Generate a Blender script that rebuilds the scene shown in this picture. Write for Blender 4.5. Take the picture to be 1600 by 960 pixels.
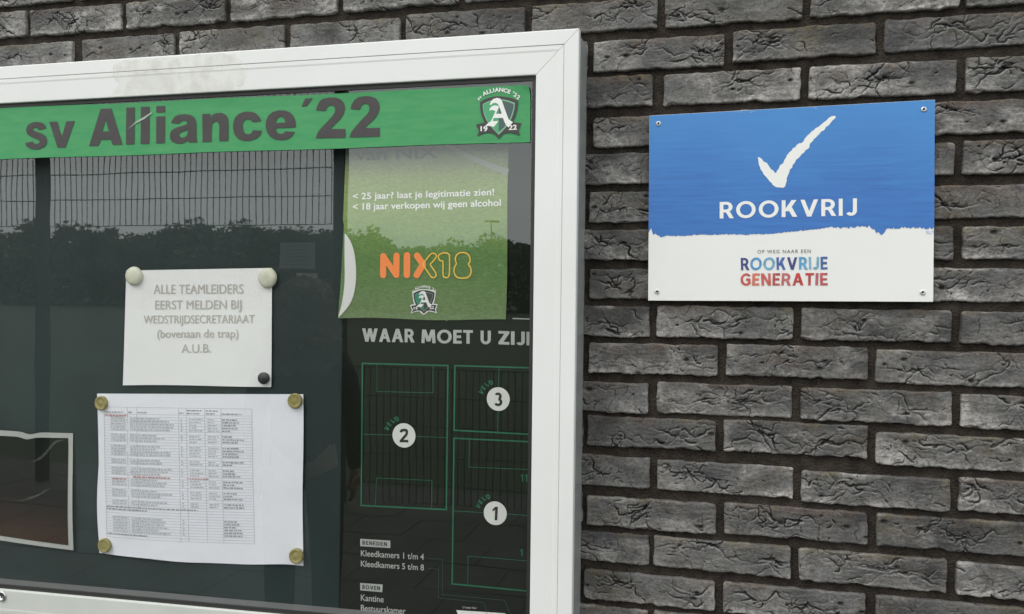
import bpy, bmesh, math, random
import numpy as np
from mathutils import Vector, Matrix
from mathutils.geometry import tessellate_polygon

for o in list(bpy.data.objects):
    bpy.data.objects.remove(o)
SC = bpy.context.scene
COL = SC.collection
R = math.radians

# ------------------------------------------------------------------ camera
F_PX, YAW, PITCH, ROLL = 1300.0, 0.24431, -0.0184, 0.01116
EYE = np.array([0.09581, -1.3614, -0.42758])          # z = 0 is a brick course, the ground lies at GROUND
GROUND = -1.95
GLASS = -0.086                                         # front face of the pane of the display case


def cam_axes():
    cy, sy = math.cos(YAW), math.sin(YAW)
    f = np.array([-sy * math.cos(PITCH), cy * math.cos(PITCH), math.sin(PITCH)])
    r0 = np.array([cy, sy, 0.0])
    u0 = np.cross(r0, f)
    r = math.cos(ROLL) * r0 + math.sin(ROLL) * u0
    return r, np.cross(r, f), f


AX_R, AX_U, AX_F = cam_axes()
cam = bpy.data.cameras.new('camera')
cam.sensor_width = 36.0
cam.lens = 36.0 * F_PX / 1600.0
cam.clip_start = 0.02
cam.clip_end = 3000
camo = bpy.data.objects.new('camera', cam)
COL.objects.link(camo)
camo.matrix_world = Matrix(((AX_R[0], AX_U[0], -AX_F[0], EYE[0]), (AX_R[1], AX_U[1], -AX_F[1], EYE[1]),
                            (AX_R[2], AX_U[2], -AX_F[2], EYE[2]), (0, 0, 0, 1)))
SC.camera = camo
cam.dof.use_dof = True                                   # small phone lens focused on the wall
cam.dof.focus_distance = 1.36
cam.dof.aperture_fstop = 19.0


def at(px, py, Y):
    """photograph pixel (1600 x 960) -> world point on the plane y = Y parallel to the wall"""
    d = AX_F + (px - 800) / F_PX * AX_R + (480 - py) / F_PX * AX_U
    return Vector(EYE + (Y - EYE[1]) / d[1] * d)


# ------------------------------------------------------------------ world, sun, exposure
SUN_DIR = Vector((-0.42, -0.52, 0.80)).normalized()     # towards the sun behind the clouds
elev = math.asin(SUN_DIR.z)
rot = math.atan2(SUN_DIR.x, SUN_DIR.y)
world = bpy.data.worlds.new('World')
SC.world = world
world.use_nodes = True
wn, wl = world.node_tree.nodes, world.node_tree.links
bg = wn['Background']
sky = wn.new('ShaderNodeTexSky')
sky.sky_type = 'NISHITA'
sky.sun_disc = False
sky.sun_elevation = elev
sky.sun_rotation = rot
sky.dust_density = 4.0
hs = wn.new('ShaderNodeHueSaturation')
hs.inputs['Saturation'].default_value = 0.25
wl.new(sky.outputs[0], hs.inputs['Color'])
tc = wn.new('ShaderNodeTexCoord')
mp = wn.new('ShaderNodeMapping')
mp.inputs['Scale'].default_value = (1, 1, 3.0)
wl.new(tc.outputs['Generated'], mp.inputs[0])
nz = wn.new('ShaderNodeTexNoise')
nz.inputs['Scale'].default_value = 2.3
nz.inputs['Detail'].default_value = 5
nz.inputs['Roughness'].default_value = 0.5
wl.new(mp.outputs[0], nz.inputs['Vector'])
rp = wn.new('ShaderNodeValToRGB')
rp.color_ramp.elements[0].position = 0.3
rp.color_ramp.elements[0].color = (12.2, 12.6, 12.8, 1)
rp.color_ramp.elements[1].position = 0.75
rp.color_ramp.elements[1].color = (14.5, 14.8, 14.9, 1)
wl.new(nz.outputs['Fac'], rp.inputs[0])
mx = wn.new('ShaderNodeMix')
mx.data_type = 'RGBA'
mx.inputs[0].default_value = 0.85                       # closed cloud cover over the clear sky
wl.new(hs.outputs[0], mx.inputs[6])
wl.new(rp.outputs[0], mx.inputs[7])
wl.new(mx.outputs[2], bg.inputs['Color'])
bg.inputs['Strength'].default_value = 0.12

sun = bpy.data.lights.new('sun', 'SUN')
sun.energy = 0.9
sun.angle = R(24)
sun.color = (1.0, 0.98, 0.955)
suno = bpy.data.objects.new('sun', sun)
COL.objects.link(suno)
suno.rotation_euler = SUN_DIR.to_track_quat('Z', 'Y').to_euler()

SC.view_settings.view_transform = 'Standard'
SC.view_settings.look = 'None'
SC.view_settings.gamma = 1
SC.view_settings.exposure = 0.21
SC.cycles.max_bounces = 8
SC.cycles.transparent_max_bounces = 12

random.seed(7)
RNG = np.random.RandomState(11)


# ------------------------------------------------------------------ helpers
def tag(o, label=None, cat=None, group=None, kind=None):
    if label: o['label'] = label
    if cat: o['category'] = cat
    if group: o['group'] = group
    if kind: o['kind'] = kind
    return o


def empty(name, loc=(0, 0, 0)):
    o = bpy.data.objects.new(name, None)
    o.empty_display_size = 0.05
    COL.objects.link(o)
    o.location = loc
    return o


def link(name, me, mats, parent=None, smooth=False):
    o = bpy.data.objects.new(name, me)
    COL.objects.link(o)
    for m in (mats if isinstance(mats, (list, tuple)) else [mats]):
        me.materials.append(m)
    if smooth:
        me.polygons.foreach_set('use_smooth', [True] * len(me.polygons))
    if parent is not None:
        o.parent = parent
        o.matrix_parent_inverse = Matrix.Translation(-Vector(parent.location))
    return o


def mesh(name, verts, faces):
    me = bpy.data.meshes.new(name)
    me.from_pydata([tuple(v) for v in verts], [], faces)
    me.update()
    return me


class MB:
    def __init__(s):
        s.v, s.f = [], []

    def add(s, verts, faces):
        n = len(s.v)
        s.v += [tuple(v) for v in verts]
        s.f += [tuple(i + n for i in f) for f in faces]

    def box(s, x0, x1, y0, y1, z0, z1):
        s.add([(x0, y0, z0), (x1, y0, z0), (x1, y1, z0), (x0, y1, z0), (x0, y0, z1), (x1, y0, z1), (x1, y1, z1), (x0, y1, z1)],
              [(0, 3, 2, 1), (4, 5, 6, 7), (0, 1, 5, 4), (1, 2, 6, 5), (2, 3, 7, 6), (3, 0, 4, 7)])

    def tube(s, p, q, r0, r1=None, n=8, cap=True):
        r1 = r0 if r1 is None else r1
        p, q = Vector(p), Vector(q)
        d = (q - p).normalized()
        a = d.orthogonal().normalized()
        b = d.cross(a)
        vs = [tuple(c + (a * math.cos(2 * math.pi * i / n) + b * math.sin(2 * math.pi * i / n)) * r)
              for c, r in ((p, r0), (q, r1)) for i in range(n)]
        fs = [(i, (i + 1) % n, n + (i + 1) % n, n + i) for i in range(n)]
        if cap:
            fs += [tuple(range(n - 1, -1, -1)), tuple(range(n, 2 * n))]
        s.add(vs, fs)

    def lathe(s, c, prof, n=32, axis='y'):
        """prof: list of (radius, offset along -y); revolves about the y axis through c"""
        vs = []
        for r, h in prof:
            for i in range(n):
                a = 2 * math.pi * i / n
                if axis == 'y':
                    vs.append((c[0] + r * math.cos(a), c[1] - h, c[2] + r * math.sin(a)))
                else:
                    vs.append((c[0] + r * math.cos(a), c[1] + r * math.sin(a), c[2] + h))
        fs = []
        for k in range(len(prof) - 1):
            for i in range(n):
                j = (i + 1) % n
                fs.append((k * n + i, k * n + j, (k + 1) * n + j, (k + 1) * n + i))
        fs.append(tuple(range((len(prof) - 1) * n, len(prof) * n)))
        s.add(vs, fs)

    def poly(s, pts):
        """flat concave polygon of 3d points"""
        tris = tessellate_polygon([[Vector(p) for p in pts]])
        s.add(pts, [tuple(t) for t in tris])

    def build(s, name, mats, parent=None, smooth=False):
        return link(name, mesh(name, s.v, s.f), mats, parent, smooth)


# ------------------------------------------------------------------ materials
def mat(name, col, rough=0.6, metal=0.0, spec=0.5, noise=0.0, nscale=20.0, bump=0.0, bscale=200.0, stretch=(1, 1, 1), col2=None):
    m = bpy.data.materials.new(name)
    m.use_nodes = True
    n, l = m.node_tree.nodes, m.node_tree.links
    b = n['Principled BSDF']
    b.inputs['Base Color'].default_value = (*col, 1)
    b.inputs['Roughness'].default_value = rough
    b.inputs['Metallic'].default_value = metal
    b.inputs['Specular IOR Level'].default_value = spec
    if noise or bump:
        t = n.new('ShaderNodeTexCoord')
        g = n.new('ShaderNodeMapping')
        g.inputs['Scale'].default_value = stretch
        l.new(t.outputs['Object'], g.inputs[0])
    if noise:
        z = n.new('ShaderNodeTexNoise')
        z.inputs['Scale'].default_value = nscale
        z.inputs['Detail'].default_value = 6
        l.new(g.outputs[0], z.inputs['Vector'])
        r = n.new('ShaderNodeMapRange')
        r.inputs['From Min'].default_value = 0.3
        r.inputs['From Max'].default_value = 0.7
        l.new(z.outputs['Fac'], r.inputs['Value'])
        x = n.new('ShaderNodeMix')
        x.data_type = 'RGBA'
        c2 = col2 if col2 else tuple(c * (1 - noise) for c in col)
        x.inputs[6].default_value = (*col, 1)
        x.inputs[7].default_value = (*c2, 1)
        l.new(r.outputs[0], x.inputs[0])
        l.new(x.outputs[2], b.inputs['Base Color'])
    if bump:
        z2 = n.new('ShaderNodeTexNoise')
        z2.inputs['Scale'].default_value = bscale
        z2.inputs['Detail'].default_value = 4
        l.new(g.outputs[0], z2.inputs['Vector'])
        bp = n.new('ShaderNodeBump')
        bp.inputs['Strength'].default_value = bump
        bp.inputs['Distance'].default_value = 0.001
        l.new(z2.outputs['Fac'], bp.inputs['Height'])
        l.new(bp.outputs[0], b.inputs['Normal'])
    return m


def brick_mat():
    m = bpy.data.materials.new('hand_moulded_brick')
    m.use_nodes = True
    n, l = m.node_tree.nodes, m.node_tree.links
    b = n['Principled BSDF']
    b.inputs['Roughness'].default_value = 0.62
    b.inputs['Specular IOR Level'].default_value = 0.35
    t = n.new('ShaderNodeTexCoord')
    oi = n.new('ShaderNodeObjectInfo')
    mul = n.new('ShaderNodeMath'); mul.operation = 'MULTIPLY'; mul.inputs[1].default_value = 37.0
    l.new(oi.outputs['Random'], mul.inputs[0])

    def noise(scale, detail, off, rough=0.55, st=(1, 1, 1)):
        g = n.new('ShaderNodeMapping'); g.inputs['Scale'].default_value = st
        l.new(t.outputs['Object'], g.inputs[0])
        z = n.new('ShaderNodeTexNoise'); z.noise_dimensions = '4D'
        z.inputs['Scale'].default_value = scale; z.inputs['Detail'].default_value = detail; z.inputs['Roughness'].default_value = rough
        a = n.new('ShaderNodeMath'); a.operation = 'ADD'; a.inputs[1].default_value = off
        l.new(mul.outputs[0], a.inputs[0]); l.new(a.outputs[0], z.inputs['W']); l.new(g.outputs[0], z.inputs['Vector'])
        return z.outputs['Fac']

    def ramp(src, p0, p1, c0=0.0, c1=1.0):
        r = n.new('ShaderNodeMapRange'); r.inputs['From Min'].default_value = p0; r.inputs['From Max'].default_value = p1
        r.inputs['To Min'].default_value = c0; r.inputs['To Max'].default_value = c1
        l.new(src, r.inputs['Value']); return r.outputs[0]

    def mixc(fac, a, c, mode='MIX'):
        x = n.new('ShaderNodeMix'); x.data_type = 'RGBA'; x.blend_type = mode; x.clamp_factor = True
        if isinstance(fac, float): x.inputs[0].default_value = fac
        else: l.new(fac, x.inputs[0])
        for k, v in ((6, a), (7, c)):
            if isinstance(v, tuple): x.inputs[k].default_value = (*v, 1)
            else: l.new(v, x.inputs[k])
        return x.outputs[2]
    base = mixc(ramp(noise(16, 5, 1), 0.3, 0.7), BR_DARK, BR_LIGHT)
    # whole brick lighter or darker than its neighbours
    rv = n.new('ShaderNodeMapRange'); rv.inputs['To Min'].default_value = 0.58; rv.inputs['To Max'].default_value = 1.30
    l.new(oi.outputs['Random'], rv.inputs['Value'])
    cx = n.new('ShaderNodeCombineColor')
    for k in range(3): l.new(rv.outputs[0], cx.inputs[k])
    base = mixc(1.0, base, cx.outputs[0], 'MULTIPLY')
    base = mixc(ramp(noise(9, 4, 21), 0.52, 0.74, 0, 0.5), base, (0.070, 0.078, 0.092))      # bluish
    as_ = n.new('ShaderNodeAttribute'); as_.attribute_name = 'stain'
    brown = mixc(ramp(noise(6, 2, 31), 0.4, 0.6), (0.130, 0.078, 0.050), (0.145, 0.120, 0.055))
    sm_ = n.new('ShaderNodeMath'); sm_.operation = 'MULTIPLY'; l.new(as_.outputs['Fac'], sm_.inputs[0]); l.new(ramp(noise(70, 4, 41, .6), .3, .65), sm_.inputs[1])
    base = mixc(ramp(sm_.outputs[0], 0, 1, 0, .8), base, brown)                              # rusty firing and clay at the upper arris
    ab_ = n.new('ShaderNodeAttribute'); ab_.attribute_name = 'pale_mask'
    bm_ = n.new('ShaderNodeMath'); bm_.operation = 'MULTIPLY'; l.new(ab_.outputs['Fac'], bm_.inputs[0]); l.new(ramp(noise(85, 6, 9, 0.7, (1, 1, 1.5)), .34, .58), bm_.inputs[1])
    base = mixc(ramp(bm_.outputs[0], 0, .7, 0, 0.85), base, (0.52, 0.50, 0.47))               # paler patches, strongest along the lower arris and one end
    at_ = n.new('ShaderNodeAttribute'); at_.attribute_name = 'lip'
    base = mixc(ramp(at_.outputs['Fac'], 0.0, .9, 0, 0.5), base, (0.46, 0.45, 0.43))       # paler rim below each fold
    base = mixc(ramp(noise(240, 5, 3, .75), 0.38, 0.62, 0, 0.85), base, mixc(1.0, base, (0.45, 0.44, 0.42), 'MULTIPLY'))
    at2 = n.new('ShaderNodeAttribute'); at2.attribute_name = 'crack'
    base = mixc(ramp(at2.outputs['Fac'], 0.03, 0.5, 0, 0.97), base, (0.006, 0.0055, 0.005))   # cracks and pits: shade painted near black, plus darker fired clay
    l.new(base, b.inputs['Base Color'])
    bp = n.new('ShaderNodeBump'); bp.inputs['Strength'].default_value = 0.8; bp.inputs['Distance'].default_value = 0.0013
    l.new(noise(330, 5, 13, 0.7), bp.inputs['Height'])
    bp2 = n.new('ShaderNodeBump'); bp2.inputs['Strength'].default_value = 1.0; bp2.inputs['Distance'].default_value = 0.0030
    l.new(noise(60, 6, 17, 0.65, (1, 1, 2.0)), bp2.inputs['Height']); l.new(bp.outputs[0], bp2.inputs['Normal'])
    l.new(bp2.outputs[0], b.inputs['Normal'])
    return m


BR_DARK, BR_LIGHT = (0.044, 0.043, 0.042), (0.172, 0.168, 0.161)
M_BRICK = brick_mat()
M_MORTAR = mat('mortar', (0.060, 0.050, 0.041), 0.95, spec=0.1, noise=1, nscale=60, bump=1.0, bscale=330, col2=(0.026, 0.022, 0.019))
M_MORTAR.node_tree.nodes['Bump'].inputs['Distance'].default_value = .006
M_FRAME = mat('white_lacquered_aluminium', (0.765, 0.77, 0.745), 0.38, spec=0.5, noise=1, nscale=4, col2=(0.70, 0.705, 0.675), bump=0.05, bscale=300)
M_LOWRAIL = mat('lower_rail_aluminium', (0.50, 0.52, 0.475), 0.6, spec=0.3, noise=1, nscale=9, col2=(0.56, 0.575, 0.53), bump=0.1, bscale=200)  # lower rail only: greyer, greener and duller than the other rails
M_CASE = mat('grey_aluminium', (0.36, 0.38, 0.37), 0.4, metal=0.25, noise=0.2, nscale=12, stretch=(1, 1, 6))
M_GASKET = mat('black_rubber', (0.022, 0.022, 0.020), 0.5)
M_GREYLEDGE = mat('grey_ledge', (0.17, 0.175, 0.17), 0.5)
M_BOARD = mat('dark_green_board', (0.027, 0.042, 0.040), 0.5, spec=0.2, noise=0.25, nscale=8)
M_TAPE = mat('glue_residue', (0.60, 0.585, 0.52), 0.5, noise=0.35, nscale=60, col2=(0.72, 0.71, 0.66))
M_STEEL = mat('steel', (0.55, 0.55, 0.53), 0.28, metal=1.0)
M_DARK = mat('dark_hole', (0.02, 0.02, 0.02), 0.6)


def glass_mat():
    m = bpy.data.materials.new('window_glass')
    m.use_nodes = True
    n, l = m.node_tree.nodes, m.node_tree.links
    n.remove(n['Principled BSDF'])
    out = n['Material Output']
    tr = n.new('ShaderNodeBsdfTransparent'); tr.inputs[0].default_value = (0.985, 0.99, 0.985, 1)
    gl = n.new('ShaderNodeBsdfGlossy'); gl.inputs['Roughness'].default_value = 0.0
    gl.inputs[0].default_value = (0.92, 0.97, 0.95, 1)
    # Schlick reflectance of both faces of the pane together, the same from inside and outside
    ge = n.new('ShaderNodeNewGeometry')
    dt = n.new('ShaderNodeVectorMath'); dt.operation = 'DOT_PRODUCT'
    l.new(ge.outputs['Normal'], dt.inputs[0]); l.new(ge.outputs['Incoming'], dt.inputs[1])
    ab = n.new('ShaderNodeMath'); ab.operation = 'ABSOLUTE'; l.new(dt.outputs['Value'], ab.inputs[0])
    om = n.new('ShaderNodeMath'); om.operation = 'SUBTRACT'; om.inputs[0].default_value = 1.0; l.new(ab.outputs[0], om.inputs[1])
    pw = n.new('ShaderNodeMath'); pw.operation = 'POWER'; pw.inputs[1].default_value = 5.0; l.new(om.outputs[0], pw.inputs[0])
    fr = n.new('ShaderNodeMath'); fr.operation = 'MULTIPLY_ADD'; fr.use_clamp = True
    fr.inputs[1].default_value = 0.905; fr.inputs[2].default_value = 0.095; l.new(pw.outputs[0], fr.inputs[0])
    wv = n.new('ShaderNodeTexNoise'); wv.inputs['Scale'].default_value = 7.0; wv.inputs['Detail'].default_value = 1.0      # the pane is not perfectly flat
    tcw = n.new('ShaderNodeTexCoord'); l.new(tcw.outputs['Object'], wv.inputs['Vector'])
    wb = n.new('ShaderNodeBump'); wb.inputs['Strength'].default_value = 0.35; wb.inputs['Distance'].default_value = 0.0004
    l.new(wv.outputs['Fac'], wb.inputs['Height']); l.new(wb.outputs[0], gl.inputs['Normal'])
    mx_ = n.new('ShaderNodeMixShader')
    l.new(fr.outputs[0], mx_.inputs[0]); l.new(tr.outputs[0], mx_.inputs[1]); l.new(gl.outputs[0], mx_.inputs[2])
    l.new(mx_.outputs[0], out.inputs['Surface'])
    return m


def clear_mat():
    m = bpy.data.materials.new('glass_rear_face')
    m.use_nodes = True
    n, l = m.node_tree.nodes, m.node_tree.links
    n.remove(n['Principled BSDF'])
    tr = n.new('ShaderNodeBsdfTransparent')
    l.new(tr.outputs[0], n['Material Output'].inputs['Surface'])
    return m


# ------------------------------------------------------------------ brick wall
BW, BH, PX, PZ = 0.2100, 0.0492, 0.2220, 0.06223
MEAS = {  # measured lower left corners (row, half-brick index) -> dx, dz in metres from the regular grid
}
_meas = [(0, 8, -.0019, -.4981), (1, 8, .2196, -.4968), (2, 8, .4444, -.4977), (-.5, 9, -.1119, -.5596), (.5, 9, .1077, -.5563), (1.5, 9, .329, -.5602),
         (0, 10, -.0002, -.6218), (1, 10, .2206, -.6214), (2, 10, .4477, -.6224), (-.5, 11, -.1136, -.6795), (.5, 11, .1059, -.6769), (1.5, 11, .3312, -.6843),
         (0, 12, .0016, -.7463), (1, 12, .2238, -.7503), (2, 12, .4478, -.7466), (-.5, 13, -.1119, -.8119), (.5, 13, .1079, -.8089), (1.5, 13, .3334, -.8092),
         (0, 14, -.002, -.8707), (1, 14, .2223, -.8737), (2, 14, .4457, -.8725), (-.5, 15, -.1159, -.935), (.5, 15, .1082, -.9355), (0, 0, .0042, -.0007),
         (1, 0, .2253, .0004), (-.5, 1, -.1107, -.0662), (.5, 1, .1104, -.0618), (1.5, 1, .3319, -.0597), (0, 2, .0035, -.1259), (1, 2, .225, -.1255),
         (2, 2, .4446, -.1251), (-.5, 3, -.1101, -.1898), (-.5, 5, -.1146, -.3134), (-.5, 7, -.1126, -.4377), (2, 4, .4432, -.2472), (2, 6, .4456, -.3725),
         (-5.5, -1, -1.2231, .0633), (-4.5, -1, -1.0038, .063), (-3.5, -1, -.7798, .0615), (-2.5, -1, -.5571, .0634), (-1.5, -1, -.3326, .0639),
         (-1, 0, -.2152, 0), (-2, 0, -.4379, 0), (-3, 0, -.6606, 0), (-4, 0, -.8884, 0), (-5, 0, -1.1036, 0)]
for i_, j_, x_, z_ in _meas:
    MEAS[(i_, j_)] = (x_, z_)


def lattice(nx, ny, cx, cy, rng):
    """smooth random field on an ny x nx grid from a (cy, cx) lattice"""
    g = rng.uniform(-1, 1, (cy + 2, cx + 2))
    u = np.linspace(0, cx, nx, endpoint=False); v = np.linspace(0, cy, ny, endpoint=False)
    iu, iv = u.astype(int), v.astype(int)
    fu, fv = u - iu, v - iv
    fu, fv = fu * fu * (3 - 2 * fu), fv * fv * (3 - 2 * fv)
    a = g[np.ix_(iv, iu)]; b = g[np.ix_(iv, iu + 1)]; c = g[np.ix_(iv + 1, iu)]; d = g[np.ix_(iv + 1, iu + 1)]
    return (a * (1 - fu) + b * fu) * (1 - fv)[:, None] + (c * (1 - fu) + d * fu) * fv[:, None]


def brick_mesh(rng, w, h, nx, ny):
    x = np.linspace(0, w, nx); z = np.linspace(0, h, ny)
    X, Z = np.meshgrid(x, z)
    H = 0.0011 * lattice(nx, ny, 5, 2, rng) + 0.0006 * lattice(nx, ny, 14, 4, rng) + 0.00022 * lattice(nx, ny, 50, 13, rng)
    crack = np.zeros_like(X)
    lip = np.zeros_like(X)
    # folds: knots from which creases run out along the brick
    lines = []
    nk = rng.randint(1, 4)
    fine = nx > 60
    for k in range(nk):
        kx, kz = rng.uniform(0.08, 0.92) * w, rng.uniform(0.25, 0.78) * h
        for c in range(rng.randint(4, 9)):
            side = 0 if rng.rand() < 0.5 else math.pi
            lines.append((kx + rng.normal(0, .006), kz + rng.normal(0, .0035), side + rng.normal(0, 0.62), rng.uniform(.02, .105), rng.uniform(.5, 1.0), side))
    for c in range(rng.randint(4, 10)):
        side = 0 if rng.rand() < 0.5 else math.pi
        lines.append((rng.uniform(0, w), rng.uniform(0.05, .95) * h, side + rng.normal(0, .5), rng.uniform(.012, .08), rng.uniform(.25, .75), side))
    crack_dark = rng.uniform(.65, 1.15)  # how strongly the crack shade is painted on this brick
    kk = 0
    while kk < len(lines) and kk < 44:
        px, pz, ang, L, S, side = lines[kk]
        kk += 1
        step = 0.0027
        n = max(3, int(L / step))
        a = ang
        pts = [(px, pz)]
        for q in range(n):
            a += rng.normal(0, 0.40) - 0.20 * math.sin(a - side)
            px += math.cos(a) * step; pz += math.sin(a) * step
            pts.append((px, pz))
            if rng.rand() < 0.10 and len(lines) < 44:
                lines.append((px, pz, a + rng.choice([-1, 1]) * rng.uniform(.5, 1.2), rng.uniform(.006, .022), S * .7, side))
        pts = np.array(pts)
        x0, x1 = pts[:, 0].min() - .012, pts[:, 0].max() + .012
        c0, c1 = np.searchsorted(x, x0), np.searchsorted(x, x1)
        if c1 <= c0: continue
        XS, ZS = X[:, c0:c1], Z[:, c0:c1]
        best = np.full(XS.shape, 1.0); sgn = np.zeros_like(XS); tpar = np.zeros_like(XS)
        for q in range(len(pts) - 1):
            A, B = pts[q], pts[q + 1]
            ex, ez = B - A
            L2 = ex * ex + ez * ez
            tt = np.clip(((XS - A[0]) * ex + (ZS - A[1]) * ez) / L2, 0, 1)
            dx, dz = XS - A[0] - tt * ex, ZS - A[1] - tt * ez
            d = np.sqrt(dx * dx + dz * dz)
            mk = d < best
            best = np.where(mk, d, best)
            sgn = np.where(mk, np.sign(dz), sgn)
            tpar = np.where(mk, (q + tt) / (len(pts) - 1), tpar)
        taper = np.clip(1.15 - tpar, 0.1, 1) * (0.65 + 0.35 * np.sin(tpar * 9 + kk))
        wd = (0.00050 + 0.00055 * S) * (0.6 + taper * 0.6)
        H[:, c0:c1] -= 0.0028 * S * taper * np.exp(-(best / (wd * 1.3)) ** 2)
        up = np.exp(-best / 0.0030) * (sgn < 0)
        H[:, c0:c1] += 0.0005 * S * taper * up
        H[:, c0:c1] -= 0.0005 * S * taper * np.exp(-best / 0.0025) * (sgn > 0)
        crack[:, c0:c1] = np.maximum(crack[:, c0:c1], crack_dark * (0.35 + 1.0 * S) * rng.uniform(.35, 1.2) * np.clip(taper * 1.2, 0, 1) * np.exp(-(best / (wd * 1.05)) ** 2))
        lip[:, c0:c1] = np.maximum(lip[:, c0:c1], S * taper * np.exp(-((best - wd * 1.9) / (wd * 1.0)) ** 2) * (sgn < 0))
    # hairline splits, dark only
    for c in range(rng.randint(5, 12) if fine else 0):
        px, pz = rng.uniform(0, w), rng.uniform(.05, .95) * h
        a = rng.normal(0, .55) + (math.pi if rng.rand() < .5 else 0); st = rng.uniform(.25, .7)
        for q in range(rng.randint(8, 26)):
            a += rng.normal(0, .35); px += math.cos(a) * .0011; pz += math.sin(a) * .0011
            i_, j_ = int(px / w * (nx - 1)), int(pz / h * (ny - 1))
            if 0 <= i_ < nx and 0 <= j_ < ny:
                crack[j_, i_] = max(crack[j_, i_], st); H[j_, i_] -= .0004 * st
    # pits
    for c in range(rng.randint(0, 4)):
        qx, qz, r = rng.uniform(0, w), rng.uniform(.15, .85) * h, rng.uniform(.0012, .0032)
        d = np.sqrt(((X - qx) / 1.8) ** 2 + (Z - qz) ** 2)
        H -= 0.0022 * np.exp(-(d / r) ** 2)
        crack = np.maximum(crack, 0.85 * np.exp(-(d / r) ** 2))
    # rounded corners
    r = rng.uniform(0.0018, 0.0055, 4)
    EX, EZ = np.minimum(X, w - X), np.minimum(Z, h - Z)
    RR = np.where(X < w / 2, np.where(Z < h / 2, r[0], r[1]), np.where(Z < h / 2, r[2], r[3]))
    a_, b_ = np.maximum(RR - EX, 0), np.maximum(RR - EZ, 0)
    nn = np.sqrt(a_ * a_ + b_ * b_); mm = np.maximum(a_, b_)
    k_ = np.where(nn > 1e-9, mm / np.maximum(nn, 1e-9), 1.0)
    X2 = X + np.sign(w / 2 - X) * (a_ - a_ * k_)
    Z2 = Z + np.sign(h / 2 - Z) * (b_ - b_ * k_)
    # uneven arrises
    e1, e2 = 0.0011 * lattice(nx, 2, 12, 1, rng)[0] + 0.0004 * lattice(nx, 2, 40, 1, rng)[0], 0.0013 * lattice(nx, 2, 14, 1, rng)[0] + 0.0006 * lattice(nx, 2, 45, 1, rng)[0]
    # a chipped or torn lower arris on some bricks
    if rng.rand() < .5:
        cx_, cw = rng.uniform(.1, .9) * w, rng.uniform(.004, .014)
        e2 = e2 + rng.uniform(.0012, .0034) * np.exp(-((x - cx_) / cw) ** 2)
    e3 = 0.0010 * lattice(ny, 2, 4, 1, rng)[0]; e4 = 0.0010 * lattice(ny, 2, 4, 1, rng)[0]
    Z2 += e1[None, :] * np.exp(-(h - Z) / .006) + e2[None, :] * np.exp(-Z / .006)
    X2 += e3[:, None] * np.exp(-X / .006) + e4[:, None] * np.exp(-(w - X) / .006)
    E = np.minimum(EX, EZ)
    H -= 0.0018 * np.exp(-E / 0.0007)
    H += 0.0009 * np.exp(-((Z - .003) / .003) ** 2) * (lattice(nx, ny, 9, 1, rng) * .5 + .5)
    # layered folds: a slow bent wave with sharp steps, as on thrown clay
    ph = lattice(nx, ny, 4, 1, rng) * 2.2 + Z / h * rng.uniform(2.5, 5) + X / w * rng.uniform(-1.5, 1.5)
    H += 0.0012 * rng.uniform(.3, 1) * ((ph % 1.0) ** 3) * np.clip(lattice(nx, ny, 6, 2, rng) + .45, 0, 1)
    for c in range(rng.randint(0, 3)):                                   # spalled chips at an edge
        qx, qz = rng.uniform(0, w), rng.choice([0, h]); ra, rb = rng.uniform(.004, .012), rng.uniform(.002, .005)
        dd = ((X - qx) / ra) ** 2 + ((Z - qz) / rb) ** 2
        H -= .0028 * np.clip(1.2 - dd, 0, 1)
    H += rng.normal(0, .0009) + (X - w / 2) * rng.normal(0, .006) + (Z - h / 2) * rng.normal(0, .015)
    V = np.stack([X2, -H, Z2], -1).reshape(-1, 3)
    idx = np.arange(nx * ny).reshape(ny, nx)
    F = np.stack([idx[:-1, :-1], idx[:-1, 1:], idx[1:, 1:], idx[1:, :-1]], -1).reshape(-1, 4)
    ring = np.concatenate([idx[0, :], idx[1:, -1], idx[-1, -2::-1], idx[-2:0:-1, 0]])
    S0 = V[ring].copy(); S0[:, 1] = 0.016
    n0 = len(V)
    V = np.concatenate([V, S0])
    m_ = len(ring); s_ = np.arange(m_)
    F = np.concatenate([F, np.stack([ring, n0 + s_, n0 + (s_ + 1) % m_, np.roll(ring, -1)], -1)])
    me = bpy.data.meshes.new('brick')
    me.vertices.add(len(V)); me.vertices.foreach_set('co', V.ravel().astype(np.float32))
    me.loops.add(len(F) * 4); me.loops.foreach_set('vertex_index', F.ravel().astype(np.int32))
    me.polygons.add(len(F)); me.polygons.foreach_set('loop_start', (np.arange(len(F)) * 4).astype(np.int32))
    me.update(calc_edges=True)
    me.polygons.foreach_set('use_smooth', [True] * len(F))
    pad = np.zeros(m_)
    side_ = rng.choice([-1, 1, -1])
    pale_mask = (.55 * np.exp(-Z / .012) + .5 * np.exp(-(X if side_ < 0 else w - X) / .045)) * (lattice(nx, ny, 7, 2, rng) * .5 + .6) + .55 * np.clip(lattice(nx, ny, 6, 3, rng) - .25, 0, 1)
    pale_mask = np.clip(pale_mask * rng.uniform(.25, 1.7), 0, 1)
    stain = np.clip(np.exp(-(h - Z) / .007) * (lattice(nx, ny, 5, 1, rng) * .8 + .35) * 1.8 + .9 * np.clip(lattice(nx, ny, 4, 2, rng) - .25, 0, 1), 0, 1)
    for nm, arr in (('crack', crack), ('lip', lip), ('pale_mask', pale_mask), ('stain', stain)):
        at_ = me.attributes.new(nm, 'FLOAT', 'POINT')
        at_.data.foreach_set('value', np.concatenate([arr.ravel(), pad]).astype(np.float32))
    me.materials.append(M_BRICK)
    return me


# the quad of the display case (outer edge): a touch out of square as it hangs
CX0, CX1, CZT = -1.72, -0.1186, -0.0234
CZB0, CZB1 = -1.0730, -1.0375         # lower edge at the left and right ends


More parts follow.
